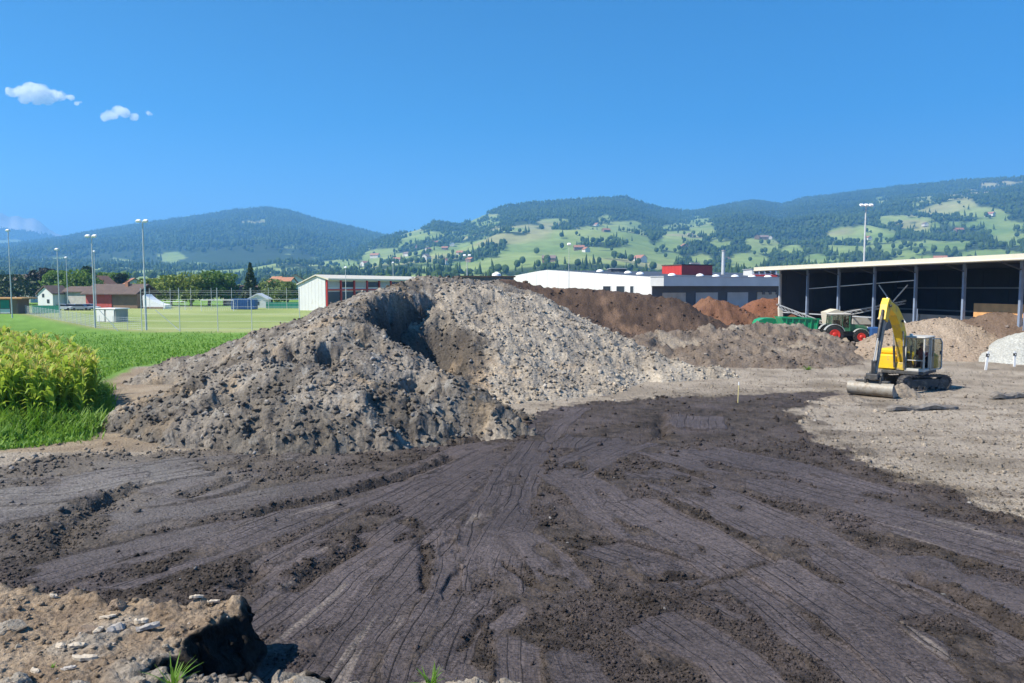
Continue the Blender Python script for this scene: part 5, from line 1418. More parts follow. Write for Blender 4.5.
for px0, px1, y, lab in ((32, 60, 150, 'green windbreak screen on the left fence'), (266, 306, 182, 'bright green windbreak screen right of the blue container')):
    a, b = WX(px0, y), WX(px1, y)
    t = empty('windbreak_screen', ((a + b) / 2, y, 0), 0, lab, 'screen')
    n = 5
    for k in range(n):
        m = MB(); m.box((a + (k + .5) * (b - a) / n - (a + b) / 2, 0, .95), ((b - a) / n - .05, .04, 1.5)); m.build('fabric_panel', M_GREEN, t)
        m = MB(); m.tube([(a + k * (b - a) / n - (a + b) / 2, .05, 0), (a + k * (b - a) / n - (a + b) / 2, .05, 1.8)], .035, 6); m.build('post', M_GALV, t)
def goal(px, y, w, h, label):
    t = empty('football_goal', (WX(px, y), y, 0), 0, label, 'goal', 'football goals on the pitch')
    for s in (-1, 1):
        m = MB(); m.tube([(s * w / 2, 0, 0), (s * w / 2, 0, h)], .07, 8); m.build('goalpost', M_LAMP, t)
        m = MB(); m.tube([(s * w / 2, 0, h), (s * w / 2, 1.0, h - .1), (s * w / 2, 1.8, 0)], .025, 5); m.build('net_stay', M_GALV, t)
    m = MB(); m.tube([(-w / 2, 0, h), (w / 2, 0, h)], .07, 8); m.build('crossbar', M_LAMP, t)
    m = MB()
    for k in range(17): x = -w / 2 + k * w / 16; m.tube([(x, .05, h), (x, 1.0, h - .1), (x, 1.8, 0)], .010, 3)
    for k in range(6): m.tube([(-w / 2, 1.8 - k * .15, k * .4), (w / 2, 1.8 - k * .15, k * .4)], .010, 3)
    m.build('net', M_LAMP, t)
goal(217.5, 168, 7.3, 2.44, 'large white football goal at the far end of the pitch')
goal(174.5, 174, 5.0, 2.0, 'smaller white goal left of the large one')
M_TYRE = mat('black tyre rubber', (.02, .02, .02), .85, .2, 4)
def car(px, y, rz, col, label):
    t = empty('parked_car', (WX(px, y), y, 0), rz, label, 'car', 'cars parked beyond the pitch')
    pm = mat('car paint ' + label[:12], col, .3, .04, 2)
    MB().prism([(-2.1, .3), (2.1, .3), (2.15, .75), (1.2, .92), (-1.7, .95), (-2.15, .8)], (0, -.85, 0), (1, 0, 0), (0, 0, 1), (0, 1.7, 0)).build('body', pm, t, bevel=.06)
    MB().prism([(-1.6, .93), (1.15, .9), (.45, 1.42), (-1.1, 1.45)], (0, -.75, 0), (1, 0, 0), (0, 0, 1), (0, 1.5, 0)).build('cabin_glass', M_HGLASS, t)
    MB().prism([(-1.15, 1.44), (.5, 1.40), (.4, 1.48), (-1.05, 1.5)], (0, -.73, 0), (1, 0, 0), (0, 0, 1), (0, 1.46, 0)).build('roof', pm, t)
    for sx in (-1.3, 1.3):
        for sy in (-.8, .8):
            m = MB(); m.lathe([(-.1, .2), (-.1, .31), (.1, .31), (.1, .2)], (sx, sy, .31), (0, 1, 0), 14); m.build('wheel', M_TYRE, t)
car(64, 172, .1, (.55, .57, .6), 'silver car in the row beyond the left fence, leftmost')
car(73, 173, .2, (.75, .75, .75), 'white car in the row beyond the left fence, second')
car(82, 172, .1, (.25, .28, .33), 'dark grey car in the row beyond the left fence, third')
car(90, 174, .1, (.5, .52, .55), 'silver car parked just left of the red barn, rightmost')

# ------------------------------------------------------------------ excavator, tractor, trailer, screener
M_YEL = mat('yellow machine paint', (.72, .47, .015), .42, .08, 1.5, dirt=(.30, .23, .15), dirt_amt=.35, dirt_scale=1.6)
M_YELD = mat('worn yellow paint', (.55, .38, .03), .55, .2, 2, dirt=(.22, .18, .13), dirt_amt=.6, dirt_scale=2.5)
M_CAB = mat('pale grey cab paint', (.46, .44, .39), .5, .08, 1.5, dirt=(.36, .31, .25), dirt_amt=.3, dirt_scale=2)
M_TRACK = mat('dusty black track', (.035, .036, .042), .8, .3, 5, .01, dirt=(.16, .14, .11), dirt_amt=.35, dirt_scale=3)
M_IRON = mat('dark machine iron', (.05, .048, .046), .6, .25, 4, dirt=(.2, .17, .13), dirt_amt=.3)
M_WORN = mat('worn bare steel', (.33, .31, .27), .6, .25, 3, dirt=(.20, .165, .125), dirt_amt=.7, dirt_scale=3, metal=.2)
M_CHROME = mat('dull steel rod', (.38, .37, .35), .45, .1, 2, metal=.3)
M_RUBBER = mat('black seat cover', (.03, .03, .032), .8, .2, 4)
M_SKIN = mat('skin', (.50, .27, .19), .6, .05, 8); M_HAIR = mat('dark hair', (.03, .02, .015), .8, .2, 20)
M_SHIRT = mat('faded red shirt', (.42, .10, .09), .85, .12, 6); M_SHORTS = mat('sand coloured shorts', (.45, .36, .24), .85, .12, 6)
def glass_mat(name, tint, alpha):
    m = bpy.data.materials.new(name); m.use_nodes = True
    t = m.node_tree; t.nodes.remove(t.nodes['Principled BSDF'])
    tr = nd(t, 'ShaderNodeBsdfTransparent'); tr.inputs[0].default_value = (*tint, 1)
    gl = nd(t, 'ShaderNodeBsdfGlossy'); gl.inputs['Roughness'].default_value = .03
    n = nd(t, 'ShaderNodeTexNoise'); n.inputs['Scale'].default_value = 3
    mr = nd(t, 'ShaderNodeMapRange'); mr.inputs[3].default_value = alpha * .6; mr.inputs[4].default_value = alpha * 1.4; t.links.new(n.outputs[0], mr.inputs[0])
    mx = nd(t, 'ShaderNodeMixShader'); t.links.new(mr.outputs[0], mx.inputs[0]); t.links.new(tr.outputs[0], mx.inputs[1]); t.links.new(gl.outputs[0], mx.inputs[2])
    t.links.new(mx.outputs[0], t.nodes['Material Output'].inputs['Surface'])
    return m
M_GLASS = glass_mat('cab window glass', (.70, .74, .72), .09)

UX, UY = 21.15, 39.6
ex = empty('excavator', (UX, UY, .02), 0, 'yellow crawler excavator with pale cab and wide grading bucket', 'excavator')
D = Vector((-.707, -.707, 0)); Lf = Vector((.707, -.707, 0)); Zu = Vector((0, 0, 1))
def up(f, s, z): return D * f + Lf * s + Zu * z
a = Vector((-.985, -.17, 0)).normalized(); b = Vector((.17, -.985, 0)).normalized()
def un(f, s, z): return a * f + b * s + Zu * z + Vector((.30, 0, 0))
for s in (-.85, .85):
    LT, R = 1.05, .36
    path = []
    for k in range(12): path.append((-LT + 2 * LT * k / 12, 2 * R))
    for k in range(9): q = math.pi / 2 - math.pi * k / 9; path.append((LT + R * math.cos(q), R + R * math.sin(q)))
    for k in range(12): path.append((LT - 2 * LT * k / 12, 0))
    for k in range(9): q = -math.pi / 2 - math.pi * k / 9; path.append((-LT + R * math.cos(q), R + R * math.sin(q)))
    m = MB(); n = len(path)
    for k in range(n):
        (f0, z0), (f1, z1) = path[k], path[(k + 1) % n]
        m.beam(un(f0, s, z0 + .02), un(f0 + (f1 - f0) * .86, s, z0 + (z1 - z0) * .86 + .02), .44, .07, b.cross(Vector((f1 - f0, 0, z1 - z0))) if False else (Zu if abs(z1 - z0) < abs(f1 - f0) else a))
        m.beam(un(f0, s, z0 + .02), un(f0 + (f1 - f0) * .25, s, z0 + (z1 - z0) * .25 + .02), .46, .12, Zu if abs(z1 - z0) < abs(f1 - f0) else a)
    tk = m.build('track', M_TRACK, ex)
    m = MB(); m.prism([(-LT, .16), (LT, .16), (LT + .2, .36), (LT, .58), (-LT, .58), (-LT - .2, .36)], un(0, s - .15, 0), a, Zu, b * .3); m.build('track_frame', M_IRON, tk)
    for f, rr, nm in ((LT, .30, 'idler_wheel'), (-LT, .31, 'drive_sprocket')):
        m = MB(); m.lathe([(-.17, .08), (-.17, rr), (.17, rr), (.17, .12), (.2, .1)], un(f, s, .38), b, 18); m.build(nm, M_IRON, tk)
    for k in range(5):
        m = MB(); m.lathe([(-.19, .05), (-.19, .11), (.19, .11), (.19, .05)], un(-.75 + k * .375, s, .14), b, 10); m.build('track_roller', M_IRON, tk)
m = MB(); m.prism([(-.55, .3), (.55, .3), (.6, .62), (-.6, .62)], un(0, -.7, 0), a, Zu, b * 1.4); m.build('undercarriage', M_IRON, ex)
m = MB(); m.lathe([(0, .55), (.14, .58), (.2, .5)], Vector((.15, 0, .62)), Zu, 20); m.build('slew_ring', M_IRON, ex)
rzu = math.atan2(D.y, D.x)
def ubox(m, f0, f1, s0, s1, z0, z1, bev=.04): m.box(up((f0 + f1) / 2, (s0 + s1) / 2, (z0 + z1) / 2), (f1 - f0, s1 - s0, z1 - z0), rz=rzu, bev=bev)
m = MB(); ubox(m, -1.35, .95, -1.02, 1.02, .82, .98, .02); m.build('deck', M_IRON, ex)
m = MB(); ubox(m, -1.65, -1.05, -1.05, 1.05, .92, 1.85, .16); m.build('counterweight', M_YEL, ex, True)
m = MB(); ubox(m, -1.02, .85, -1.30, -.36, .99, 1.80, .08); ubox(m, -1.02, .62, -1.28, -.36, 1.78, 2.10, .10); m.build('engine_cover', M_YEL, ex, True)
m = MB(); ubox(m, .805, .83, -.98, -.42, 1.08, 1.32, 0); m.build('grille', M_IRON, ex)
m = MB(); ubox(m, .30, .9, -.38, .08, .99, 1.42, .04); m.build('boom_mount', M_YELD, ex)
# boom
bp_ = [(.45, 1.30), (.62, 2.0), (.95, 2.85), (1.5, 3.60), (2.2, 4.15), (2.95, 4.42), (3.3, 4.45)]
hh = [.30, .45, .57, .63, .52, .40, .32]
def arcbeam(m, pts, hs, s0, s1):
    top, bot = [], []
    for i, (f, z) in enumerate(pts):
        p0, p1 = pts[max(i - 1, 0)], pts[min(i + 1, len(pts) - 1)]
        t = Vector((p1[0] - p0[0], p1[1] - p0[1])).normalized(); nn = Vector((-t.y, t.x))
        top.append((f + nn.x * hs[i] / 2, z + nn.y * hs[i] / 2)); bot.append((f - nn.x * hs[i] / 2, z - nn.y * hs[i] / 2))
    n = len(pts)
    vs = [up(f, s, z) for s in (s0, s1) for f, z in top + bot]
    fs = []
    for i in range(n - 1):
        o = 2 * n
        fs += [(i, i + 1, n + i + 1, n + i), (o + i, o + n + i, o + n + i + 1, o + i + 1), (i, o + i, o + i + 1, i + 1), (n + i, n + i + 1, o + n + i + 1, o + n + i)]
    fs += [(0, n, 3 * n, 2 * n), (n - 1, 3 * n - 1, 4 * n - 1, 2 * n - 1)]
    m.add(vs, fs)
m = MB(); arcbeam(m, bp_, hh, -.34, .08); boom = m.build('boom', M_YEL, ex, bevel=.025)
sk = [(3.15, 4.75), (3.32, 4.42), (3.62, 3.70), (4.08, 2.5), (4.5, 1.35), (4.58, 1.12)]
m = MB(); arcbeam(m, sk[:3], [.36, .52, .42], -.30, .05); m.build('stick', M_YEL, ex, bevel=.02)
m = MB(); arcbeam(m, sk[2:], [.355, .30, .22, .2], -.23, -.01); m.build('stick_end', M_WORN, ex, bevel=.02)
def cyl(p, q, r, fr, name='hydraulic_cylinder', mt=None):
    p, q = Vector(p), Vector(q); mid = p + (q - p) * fr
    m = MB(); m.tube([p, mid], r, 10); c = m.build(name, mt or M_YELD, ex, True)
    m = MB(); m.tube([mid, q], r * .55, 8); m.build('rod', M_CHROME, c, True)
for s in (-.36, .12): cyl(up(.95, s, 1.15), up(1.35, s, 3.1), .06, .6, mt=M_IRON)
cyl(up(1.55, -.12, 4.05), up(3.18, -.12, 4.82), .07, .6)
cyl(up(3.70, -.12, 4.25), up(4.72, -.12, 1.75), .065, .55, mt=M_IRON)
m = MB(); m.beam(up(4.75, -.12, 1.75), up(4.38, -.12, 1.75), .2, .07); m.beam(up(4.75, -.12, 1.75), up(4.80, -.12, 1.05), .16, .08); m.build('linkage', M_IRON, ex)
m = MB(); ubox(m, 4.35, 4.95, -.40, .16, .86, 1.14, .03); m.tube([up(4.55, -.5, 1.05), up(4.55, .26, 1.05)], .09, 10); m.build('quick_coupler', M_IRON, ex)
for s in (-.20, -.06):
    m = MB(); m.tube([up(.75, s, 2.35), up(1.02, s, 3.05), up(1.42, s, 3.85), up(2.15, s, 4.5), up(2.95, s, 4.78), up(3.45, s, 4.62), up(3.85, s, 3.75), up(4.2, s, 2.75)], .022, 6); m.build('hydraulic_hose', M_RUBBER, ex, True)
for f, z, w in ((.45, 1.30, .30), (1.48, 3.62, .30), (3.30, 4.44, .28), (4.55, 1.16, .22)):
    m = MB(); m.tube([up(f, -.13 - w, z), up(f, -.13 + w, z)], .07, 12); m.build('pivot_pin', M_IRON, ex, True)
# grading bucket: curved shell open towards the machine
m = MB(); oc, ic = [], []
for k in range(11):
    q = -1.9 + 3.05 * k / 10; oc.append((4.55 + .38 * math.cos(q), .38 + .36 * math.sin(q))); ic.append((4.55 + .34 * math.cos(q), .38 + .32 * math.sin(q)))
oc = [(4.05, .03)] + oc; ic = [(4.05, .06)] + ic
poly = oc + ic[::-1]
SB0, SB1 = -1.30, .85
vs = [up(f, s, z) for s in (SB0, SB1) for f, z in poly]; n = len(poly); h = n // 2
fs = [(i, (i + 1) % n, n + (i + 1) % n, n + i) for i in range(n)] + [(s * n + i, s * n + i + 1, s * n + n - 2 - i, s * n + n - 1 - i) for s in (0, 1) for i in range(h - 1)]
m.add(vs, fs)
bk = m.build('grading_bucket', M_WORN, ex, True)
for s in (SB0 + .01, SB1 - .05):
    m = MB(); m.prism(ic, up(0, s, 0), D, Zu, Lf * .04); m.build('side_plate', M_WORN, bk)
m = MB(); ubox(m, 3.96, 4.12, SB0, SB1, .02, .075, 0); m.build('cutting_edge', M_IRON, bk)
m = MB(); ubox(m, 4.4, 4.8, -.5, -.42, .62, .98, 0); ubox(m, 4.4, 4.8, .18, .26, .62, .98, 0); ubox(m, 4.45, 4.75, -.95, .6, .70, .80, .02); m.build('mounting_lug', M_IRON, bk)
# cab
F0, F1, S0, S1, Z0, Z1 = -.70, .92, .10, 1.06, .98, 2.82
m = MB(); ubox(m, F0, F1, S0, S1, Z0, Z0 + .16, .03); cab = m.build('cab', M_CAB, ex)
m = MB(); ubox(m, F0 - .03, F1 + .05, S0 - .03, S1 + .03, Z1 - .10, Z1, .05); m.build('cab_roof', M_CAB, cab, True)
for f in (F0 + .05, F1 - .045, .05):
    for s in (S0 + .045, S1 - .045):
        if f == .05 and s > .5: pass
        m = MB(); ubox(m, f - .045, f + .045, s - .04, s + .04, Z0 + .16, Z1 - .09, .015); m.build('cab_pillar', M_CAB, cab)
m = MB(); ubox(m, F1 - .02, F1, S0 + .08, S1 - .08, Z0 + .62, Z1 - .12, 0); m.build('windscreen', M_GLASS, cab)
m = MB(); ubox(m, F1 - .02, F1, S0 + .08, S1 - .08, Z0 + .18, Z0 + .58, 0); m.build('lower_windscreen', M_GLASS, cab)
m = MB(); ubox(m, F1 - .04, F1 + .012, S0 + .03, S1 - .03, Z0 + .575, Z0 + .625, 0); m.build('window_bar', M_CAB, cab)
m = MB(); ubox(m, F0 + .10, .0, S0, S0 + .02, Z0 + .5, Z1 - .12, 0); ubox(m, .10, F1 - .1, S0, S0 + .02, Z0 + .4, Z1 - .12, 0); m.build('side_window', M_GLASS, cab)
m = MB(); ubox(m, F0, F0 + .02, S0 + .09, S1 - .09, Z0 + .6, Z1 - .12, 0); m.build('rear_window', M_GLASS, cab)
m = MB(); ubox(m, F0 + .03, F0 + .06, S0 + .09, S1 - .09, Z0 + .16, Z0 + 1.05, 0); m.build('shade_panel', M_RUBBER, cab)  # dark panel added so the cab interior looks shaded
m = MB(); ubox(m, F0 + .1, .0, S1 - .05, S1 - .02, Z0 + .16, Z0 + .75, .01); m.build('cab_side_panel', M_CAB, cab)
# open door hinged on the middle pillar
dv = (Lf * .42 - D * .91).normalized(); hp = up(.05, S1 + .02, 0)
ring = [(.03, Z0 + .1), (.72, Z0 + .1), (.80, Z0 + .2), (.80, Z1 - .35), (.66, Z1 - .14), (.03, Z1 - .12)]
dn = dv.cross(Zu).normalized()
m = MB()
for (u0, z0), (u1, z1) in zip(ring, ring[1:] + ring[:1]): m.beam(hp + dv * u0 + Zu * z0, hp + dv * u1 + Zu * z1, .05, .06, dn)
dr = m.build('cab_door', M_CAB, cab)
m = MB(); m.prism(ring, hp - dn * .008, dv, Zu, dn * .016); m.build('door_glass', M_GLASS, dr)
m = MB(); m.beam(hp + dv * .72 + Zu * (Z0 + .85), hp + dv * .72 + Zu * (Z0 + 1.05), .09, .05, dn); m.build('door_handle', M_IRON, dr)
m = MB(); ubox(m, -.42, .10, .34, .84, 1.30, 1.44, .04); ubox(m, -.52, -.40, .36, .82, 1.40, 2.15, .04); ubox(m, -.40, .05, .38, .80, 1.13, 1.30, .02); m.build('seat', M_RUBBER, cab)
for s in (.36, .82):
    m = MB(); m.tube([up(.22, s, 1.14), up(.28, s, 1.62)], .02, 6); ubox(m, .24, .32, s - .03, s + .03, 1.6, 1.72, .01); m.build('control_lever', M_IRON, cab)
m = MB(); m.tube([up(F1 + .02, S1, 2.2), up(F1 + .22, S1 + .16, 2.25)], .015, 5); ubox(m, F1 + .18, F1 + .22, S1 + .08, S1 + .26, 2.05, 2.4, .01); m.build('mirror', M_IRON, cab)
m = MB(); ubox(m, .5, .62, S0 + .1, S0 + .25, Z1, Z1 + .12, .02); m.build('work_lamp', M_LAMP, cab)

# operator, seated in the cab
def skin_body(name, verts, edges, radii, mt, parent=None, root=0):
    me = bpy.data.meshes.new(name); me.from_pydata([tuple(v) for v in verts], edges, []); me.materials.append(mt)
    o = bpy.data.objects.new(name, me); COL.objects.link(o)
    if parent: o.parent = parent
    sm = o.modifiers.new('skin', 'SKIN'); sm.use_smooth_shade = True
    if not me.skin_vertices: me.attributes  # created with the modifier
    return o, me, radii, root
pe = empty('person', (UX, UY, .02), 0, 'operator in faded red shirt seated in the excavator cab', 'person')
def metaish(parts, name, mt, parent, ndiv=10):
    """one continuous skin: swept limb tubes fused by a voxel remesh"""
    m = MB()
    for pts, rr in parts:
        m.tube(pts, rr, ndiv)
        for p, q in ((pts[0], rr[0]), (pts[-1], rr[-1])):
            m.lathe([(-q, .001), (-q * .7, q * .7), (0, q), (q * .7, q * .7), (q, .001)], p, Zu, 8)
    o = m.build(name, mt, parent)
    r_ = o.modifiers.new('fuse', 'REMESH'); r_.mode = 'VOXEL'; r_.voxel_size = .014; r_.use_smooth_shade = True
    s_ = o.modifiers.new('soften', 'SMOOTH'); s_.factor = .5; s_.iterations = 4
    return o
sc_ = .59; lean = .02
P = lambda f, s, z: up(f - .22, sc_ + s, z)
body = [([P(0, 0, 1.50), P(0, 0, 1.70), P(lean, 0, 1.92), P(lean, 0, 2.05)], [.15, .14, .165, .10]), ([P(lean, 0, 2.05), P(.04, 0, 2.18)], [.06, .055]),
        ([P(.05, 0, 2.20), P(.06, 0, 2.28), P(.055, 0, 2.36)], [.075, .095, .085]), ([P(.14, 0, 2.26), P(.165, 0, 2.25)], [.02, .014])]
for s in (-1, 1):
    body += [([P(0, s * .10, 1.50), P(.44, s * .15, 1.52)], [.095, .068]), ([P(.44, s * .15, 1.52), P(.52, s * .15, 1.16)], [.064, .042]), ([P(.50, s * .15, 1.13), P(.66, s * .16, 1.12)], [.045, .035]),
             ([P(0, s * .19, 1.98), P(.04, s * .25, 1.76)], [.062, .048]), ([P(.04, s * .25, 1.76), P(.32, s * .23, 1.72)], [.045, .032]), ([P(.32, s * .23, 1.72), P(.40, s * .23, 1.73)], [.034, .038]),
             ([P(.05, s * .085, 2.27), P(.045, s * .102, 2.30)], [.016, .014])]
    for k in range(4): body.append(([P(.40, s * (.205 + .015 * k), 1.75 - .012 * k), P(.45, s * (.205 + .015 * k), 1.73 - .012 * k), P(.46, s * (.205 + .015 * k), 1.69 - .012 * k)], [.011, .010, .009]))
    body.append(([P(.37, s * .20, 1.75), P(.41, s * .185, 1.76)], [.012, .010]))
metaish(body, 'body', M_SKIN, pe)
shirt = [([P(0, 0, 1.46), P(0, 0, 1.70), P(lean, 0, 1.92), P(lean, 0, 2.06)], [.165, .155, .180, .105])]
for s in (-1, 1): shirt.append(([P(0, s * .17, 1.99), P(.03, s * .245, 1.82)], [.078, .066]))
metaish(shirt, 'shirt', M_SHIRT, pe)
sh = [([P(0, 0, 1.45), P(0, 0, 1.54)], [.165, .16])]
for s in (-1, 1): sh.append(([P(0, s * .10, 1.49), P(.36, s * .145, 1.52)], [.112, .088]))
metaish(sh, 'shorts', M_SHORTS, pe)
metaish([([P(.02, 0, 2.33), P(.03, 0, 2.385)], [.088, .07]), ([P(-.02, 0, 2.28), P(0, 0, 2.36)], [.075, .075])], 'hair', M_HAIR, pe)

# tractor, facing right
M_TGREEN = mat('green tractor paint', (.035, .15, .075), .4, .1, 2, dirt=(.2, .17, .12), dirt_amt=.25)
M_RIM = mat('red wheel rim', (.55, .03, .02), .45, .08, 3, dirt=(.25, .15, .1), dirt_amt=.2)
M_TRGREEN = mat('bright green trailer paint', (.012, .27, .115), .45, .1, 1.5, dirt=(.18, .16, .11), dirt_amt=.25)
M_GREYP = mat('grey fender plastic', (.34, .35, .34), .6, .1, 3)
tr = empty('tractor', (WX(843, 72), 72, 0), -.10, 'green tractor with bright red wheel rims before the open shed', 'tractor')
for x, rr, w in ((-1.15, .86, .52), (1.30, .66, .42)):
    for s in (-1, 1):
        y = s * .92
        m = MB(); m.lathe([(-w / 2, rr * .56), (-w / 2, rr * .93), (-w * .3, rr), (w * .3, rr), (w / 2, rr * .93), (w / 2, rr * .56)], (x, y, rr), (0, 1, 0), 26)
        for k in range(18):
            q = k * 2 * math.pi / 18; m.box((x + rr * .985 * math.cos(q), y - .1, rr + rr * .985 * math.sin(q)), (.09, w * .55, .07), ry=-q, rz=0)
        wh = m.build('wheel', M_TYRE, tr, True)
        m = MB(); m.lathe([(-.02, rr * .585), (.03, rr * .57), (.035, rr * .50), (.015, rr * .44), (.02, rr * .26), (.07, rr * .22), (.09, .10), (.10, .02)], (x, y + s * w / 2, rr), (0, s, 0), 22); m.build('rim', M_RIM, wh, True)
m = MB(); m.box((.2, 0, .95), (2.9, .6, .55), bev=.06); m.build('chassis', M_IRON, tr)
MB().prism([(.15, 1.15), (2.05, 1.05), (2.12, 1.45), (1.95, 1.68), (1.0, 1.82), (.15, 1.88)], (0, -.42, 0), (1, 0, 0), (0, 0, 1), (0, .84, 0)).build('hood', M_TGREEN, tr, bevel=.06)
m = MB(); m.box((2.11, 0, 1.3), (.06, .6, .45)); m.build('front_grille', M_IRON, tr)
for s in (-1, 1):
    m = MB(); m.box((2.1, s * .32, 1.55), (.08, .16, .1)); m.build('headlight', M_LAMP, tr)
    m = MB(); ar = [(-1.15 + (1.0 if k else 1.0) * .98 * math.cos(math.radians(20 + 15 * k)), .86 + .98 * math.sin(math.radians(20 + 15 * k))) for k in range(10)]
    for (x0, z0), (x1, z1) in zip(ar[:-1], ar[1:]): m.beam((x0, s * .88, z0), (x1, s * .88, z1), .5, .05)
    m.build('fender', M_GREYP, tr)
    ar = [(1.30 + .78 * math.cos(math.radians(25 + 15 * k)), .66 + .78 * math.sin(math.radians(25 + 15 * k))) for k in range(9)]
    m = MB()
    for (x0, z0), (x1, z1) in zip(ar[:-1], ar[1:]): m.beam((x0, s * .9, z0), (x1, s * .9, z1), .40, .04)
    m.build('front_fender', M_GREYP, tr)
m = MB()
for x, z0 in ((-1.45, 1.5), (-.35, 1.2), (.35, 1.2)):
    for s in (-1, 1): m.beam((x, s * .72, z0), (x * .9, s * .66, 2.72), .07, .07)
m.box((-.5, 0, 1.35), (1.9, 1.4, .35)); m.build('cab_frame', M_TGREEN, tr)
m = MB(); m.box((-.5, -.72, 2.1), (1.5, .02, 1.15)); m.box((-.5, .72, 2.1), (1.5, .02, 1.15)); m.box((.36, 0, 2.1), (.02, 1.3, 1.2)); m.box((-1.42, 0, 2.15), (.02, 1.3, 1.0)); m.build('cab_glass', M_GLASS, tr)
m = MB(); m.box((-.5, 0, 2.8), (1.95, 1.55, .2), bev=.08); m.build('cab_roof', M_CAB, tr, True)
m = MB(); m.box((-.65, 0, 1.75), (.5, .5, .9), bev=.05); m.build('seat', M_RUBBER, tr)
m = MB(); m.tube([(.55, -.46, 1.8), (.55, -.46, 2.65)], .05, 8); m.build('exhaust', M_IRON, tr)
fb = MB(); fb.prism([(2.3, .55), (3.3, .45), (3.45, 1.1), (3.2, 1.55), (2.3, 1.5)], (0, -.8, 0), (1, 0, 0), (0, 0, 1), (0, 1.6, 0)); fb.build('front_hopper', M_BLUE, tr, bevel=.04)
m = MB(); m.beam((1.9, -.3, .9), (2.4, -.3, .95), .1, .12); m.beam((1.9, .3, .9), (2.4, .3, .95), .1, .12); m.build('front_linkage', M_IRON, tr)

tl = empty('trailer', (WX(800, 75), 75, 0), -.05, 'bright green tipping trailer coupled behind the tractor', 'trailer')
MB().prism([(-1.9, 1.15), (1.35, 1.0), (1.5, 2.2), (-2.2, 2.35)], (0, -1.1, 0), (1, 0, 0), (0, 0, 1), (0, 2.2, 0)).build('tub', M_TRGREEN, tl, bevel=.03)
for k in range(6):
    x = -1.7 + k * .58
    m = MB(); m.beam((x, -1.14, 1.1), (x - .05 + .03 * k, -1.16, 2.25), .10, .10); m.build('rib', M_TRGREEN, tl)
m = MB(); m.beam((-2.25, -1.15, 2.36), (1.55, -1.15, 2.22), .14, .12); m.beam((-2.25, 1.15, 2.36), (1.55, 1.15, 2.22), .14, .12); m.build('top_rail', M_TRGREEN, tl)
m = MB(); m.beam((-1.8, 0, .95), (2.3, 0, .8), .3, .2); m.build('drawbar', M_IRON, tl)
for s in (-1, 1):
    m = MB(); m.lathe([(-.18, .25), (-.18, .48), (.18, .48), (.18, .25)], (-.5, s * .95, .48), (0, 1, 0), 20); w_ = m.build('wheel', M_TYRE, tl)
    m = MB(); m.lathe([(-.19, .26), (-.12, .2), (.12, .2), (.19, .26)], (-.5, s * .95, .48), (0, 1, 0), 16); m.build('rim', M_RIM, w_)

def conveyor(t, p, q, wd, name='conveyor'):
    p, q = Vector(p), Vector(q); d = (q - p).normalized(); sd = d.cross(Zu).normalized()
    m = MB()
    for s in (-1, 1):
        m.beam(p + sd * s * wd / 2, q + sd * s * wd / 2, .06, .10)
        m.beam(p + sd * s * wd / 2 - Zu * .38, q + sd * s * wd / 2 - Zu * .30, .05, .06)
        n = 12
        for k in range(n):
            u = p + (q - p) * k / n + sd * s * wd / 2; v = p + (q - p) * (k + 1) / n + sd * s * wd / 2
            m.beam(u, v - Zu * .34, .03, .04)
    c = m.build(name + '_frame', M_PALEST, t)
    m = MB(); m.beam(p + Zu * .04, q + Zu * .04, wd * .86, .03); m.build('belt', M_TRACK, c)
    for e in (p, q):
        m = MB(); m.tube([e - sd * wd * .45, e + sd * wd * .45], .13, 10); m.build('drum', M_WORN, c)
sc = empty('screening_machine', (WX(848, 80), 80, 0), -.05, 'mobile screening machine with long lattice conveyor behind the tractor', 'screening machine')
m = MB(); m.box((0, 0, 1.1), (5.2, 1.9, .5)); m.build('chassis', M_IRON, sc)
MB().prism([(-2.4, 1.4), (-1.0, 1.4), (-.8, 2.6), (-1.6, 3.05), (-2.6, 2.7)], (0, -1.0, 0), (1, 0, 0), (0, 0, 1), (0, 2.0, 0)).build('feed_hopper', M_CREAM, sc)
m = MB(); m.box((1.2, -.1, 1.85), (2.4, 1.7, .9), bev=.05); m.build('engine_housing', M_CAB, sc)
conveyor(sc, (-.9, -.6, 2.7), (5.3, -.9, 3.95), .8)
m = MB(); m.beam((3.4, -.6, 1.2), (4.2, -.8, 3.5), .08, .08); m.beam((3.4, -1.0, 1.2), (4.2, -1.0, 3.5), .08, .08); m.build('conveyor_prop', M_PALEST, sc)
for x in (-1.6, 1.6):
    m = MB(); m.lathe([(-.95, .2), (-.95, .5), (-.6, .5), (-.6, .2), (.6, .2), (.6, .5), (.95, .5), (.95, .2)], (x, 0, .5), (0, 1, 0), 18); m.build('axle_wheels', M_TYRE, sc)
cv = empty('belt_conveyor', (WX(790, 84), 84, 0), 0, 'pale belt conveyor sloping down beside the far shed post', 'conveyor')
conveyor(cv, (-1.4, 0, 3.4), (3.2, -.6, 1.6), .9)
m = MB(); m.beam((-1.0, 0, 0), (-1.2, 0, 3.1), .4, .5); m.build('stand', M_CREAM, cv)
m = MB(); m.box((.2, .3, 1.2), (1.1, .9, .8)); m.box((.2, .3, .4), (.3, .3, .8)); m.build('motor_box', M_ORANGE, cv)
sk_ = empty('skip', (WX(765, 80), 80, 0), .1, 'bright green skip half hidden behind the soil berm', 'skip')
MB().prism([(-.9, .2), (.8, .2), (1.15, 1.5), (1.0, 1.95), (.5, 2.12), (-.4, 2.1), (-1.0, 1.9), (-1.2, 1.5)], (0, -.7, 0), (1, 0, 0), (0, 0, 1), (0, 1.4, 0)).build('tub', M_TRGREEN, sk_, bevel=.05)
m = MB(); m.beam((-1.2, -.72, 1.5), (1.2, -.72, 1.5), .1, .12); m.build('rim', M_TRGREEN, sk_)

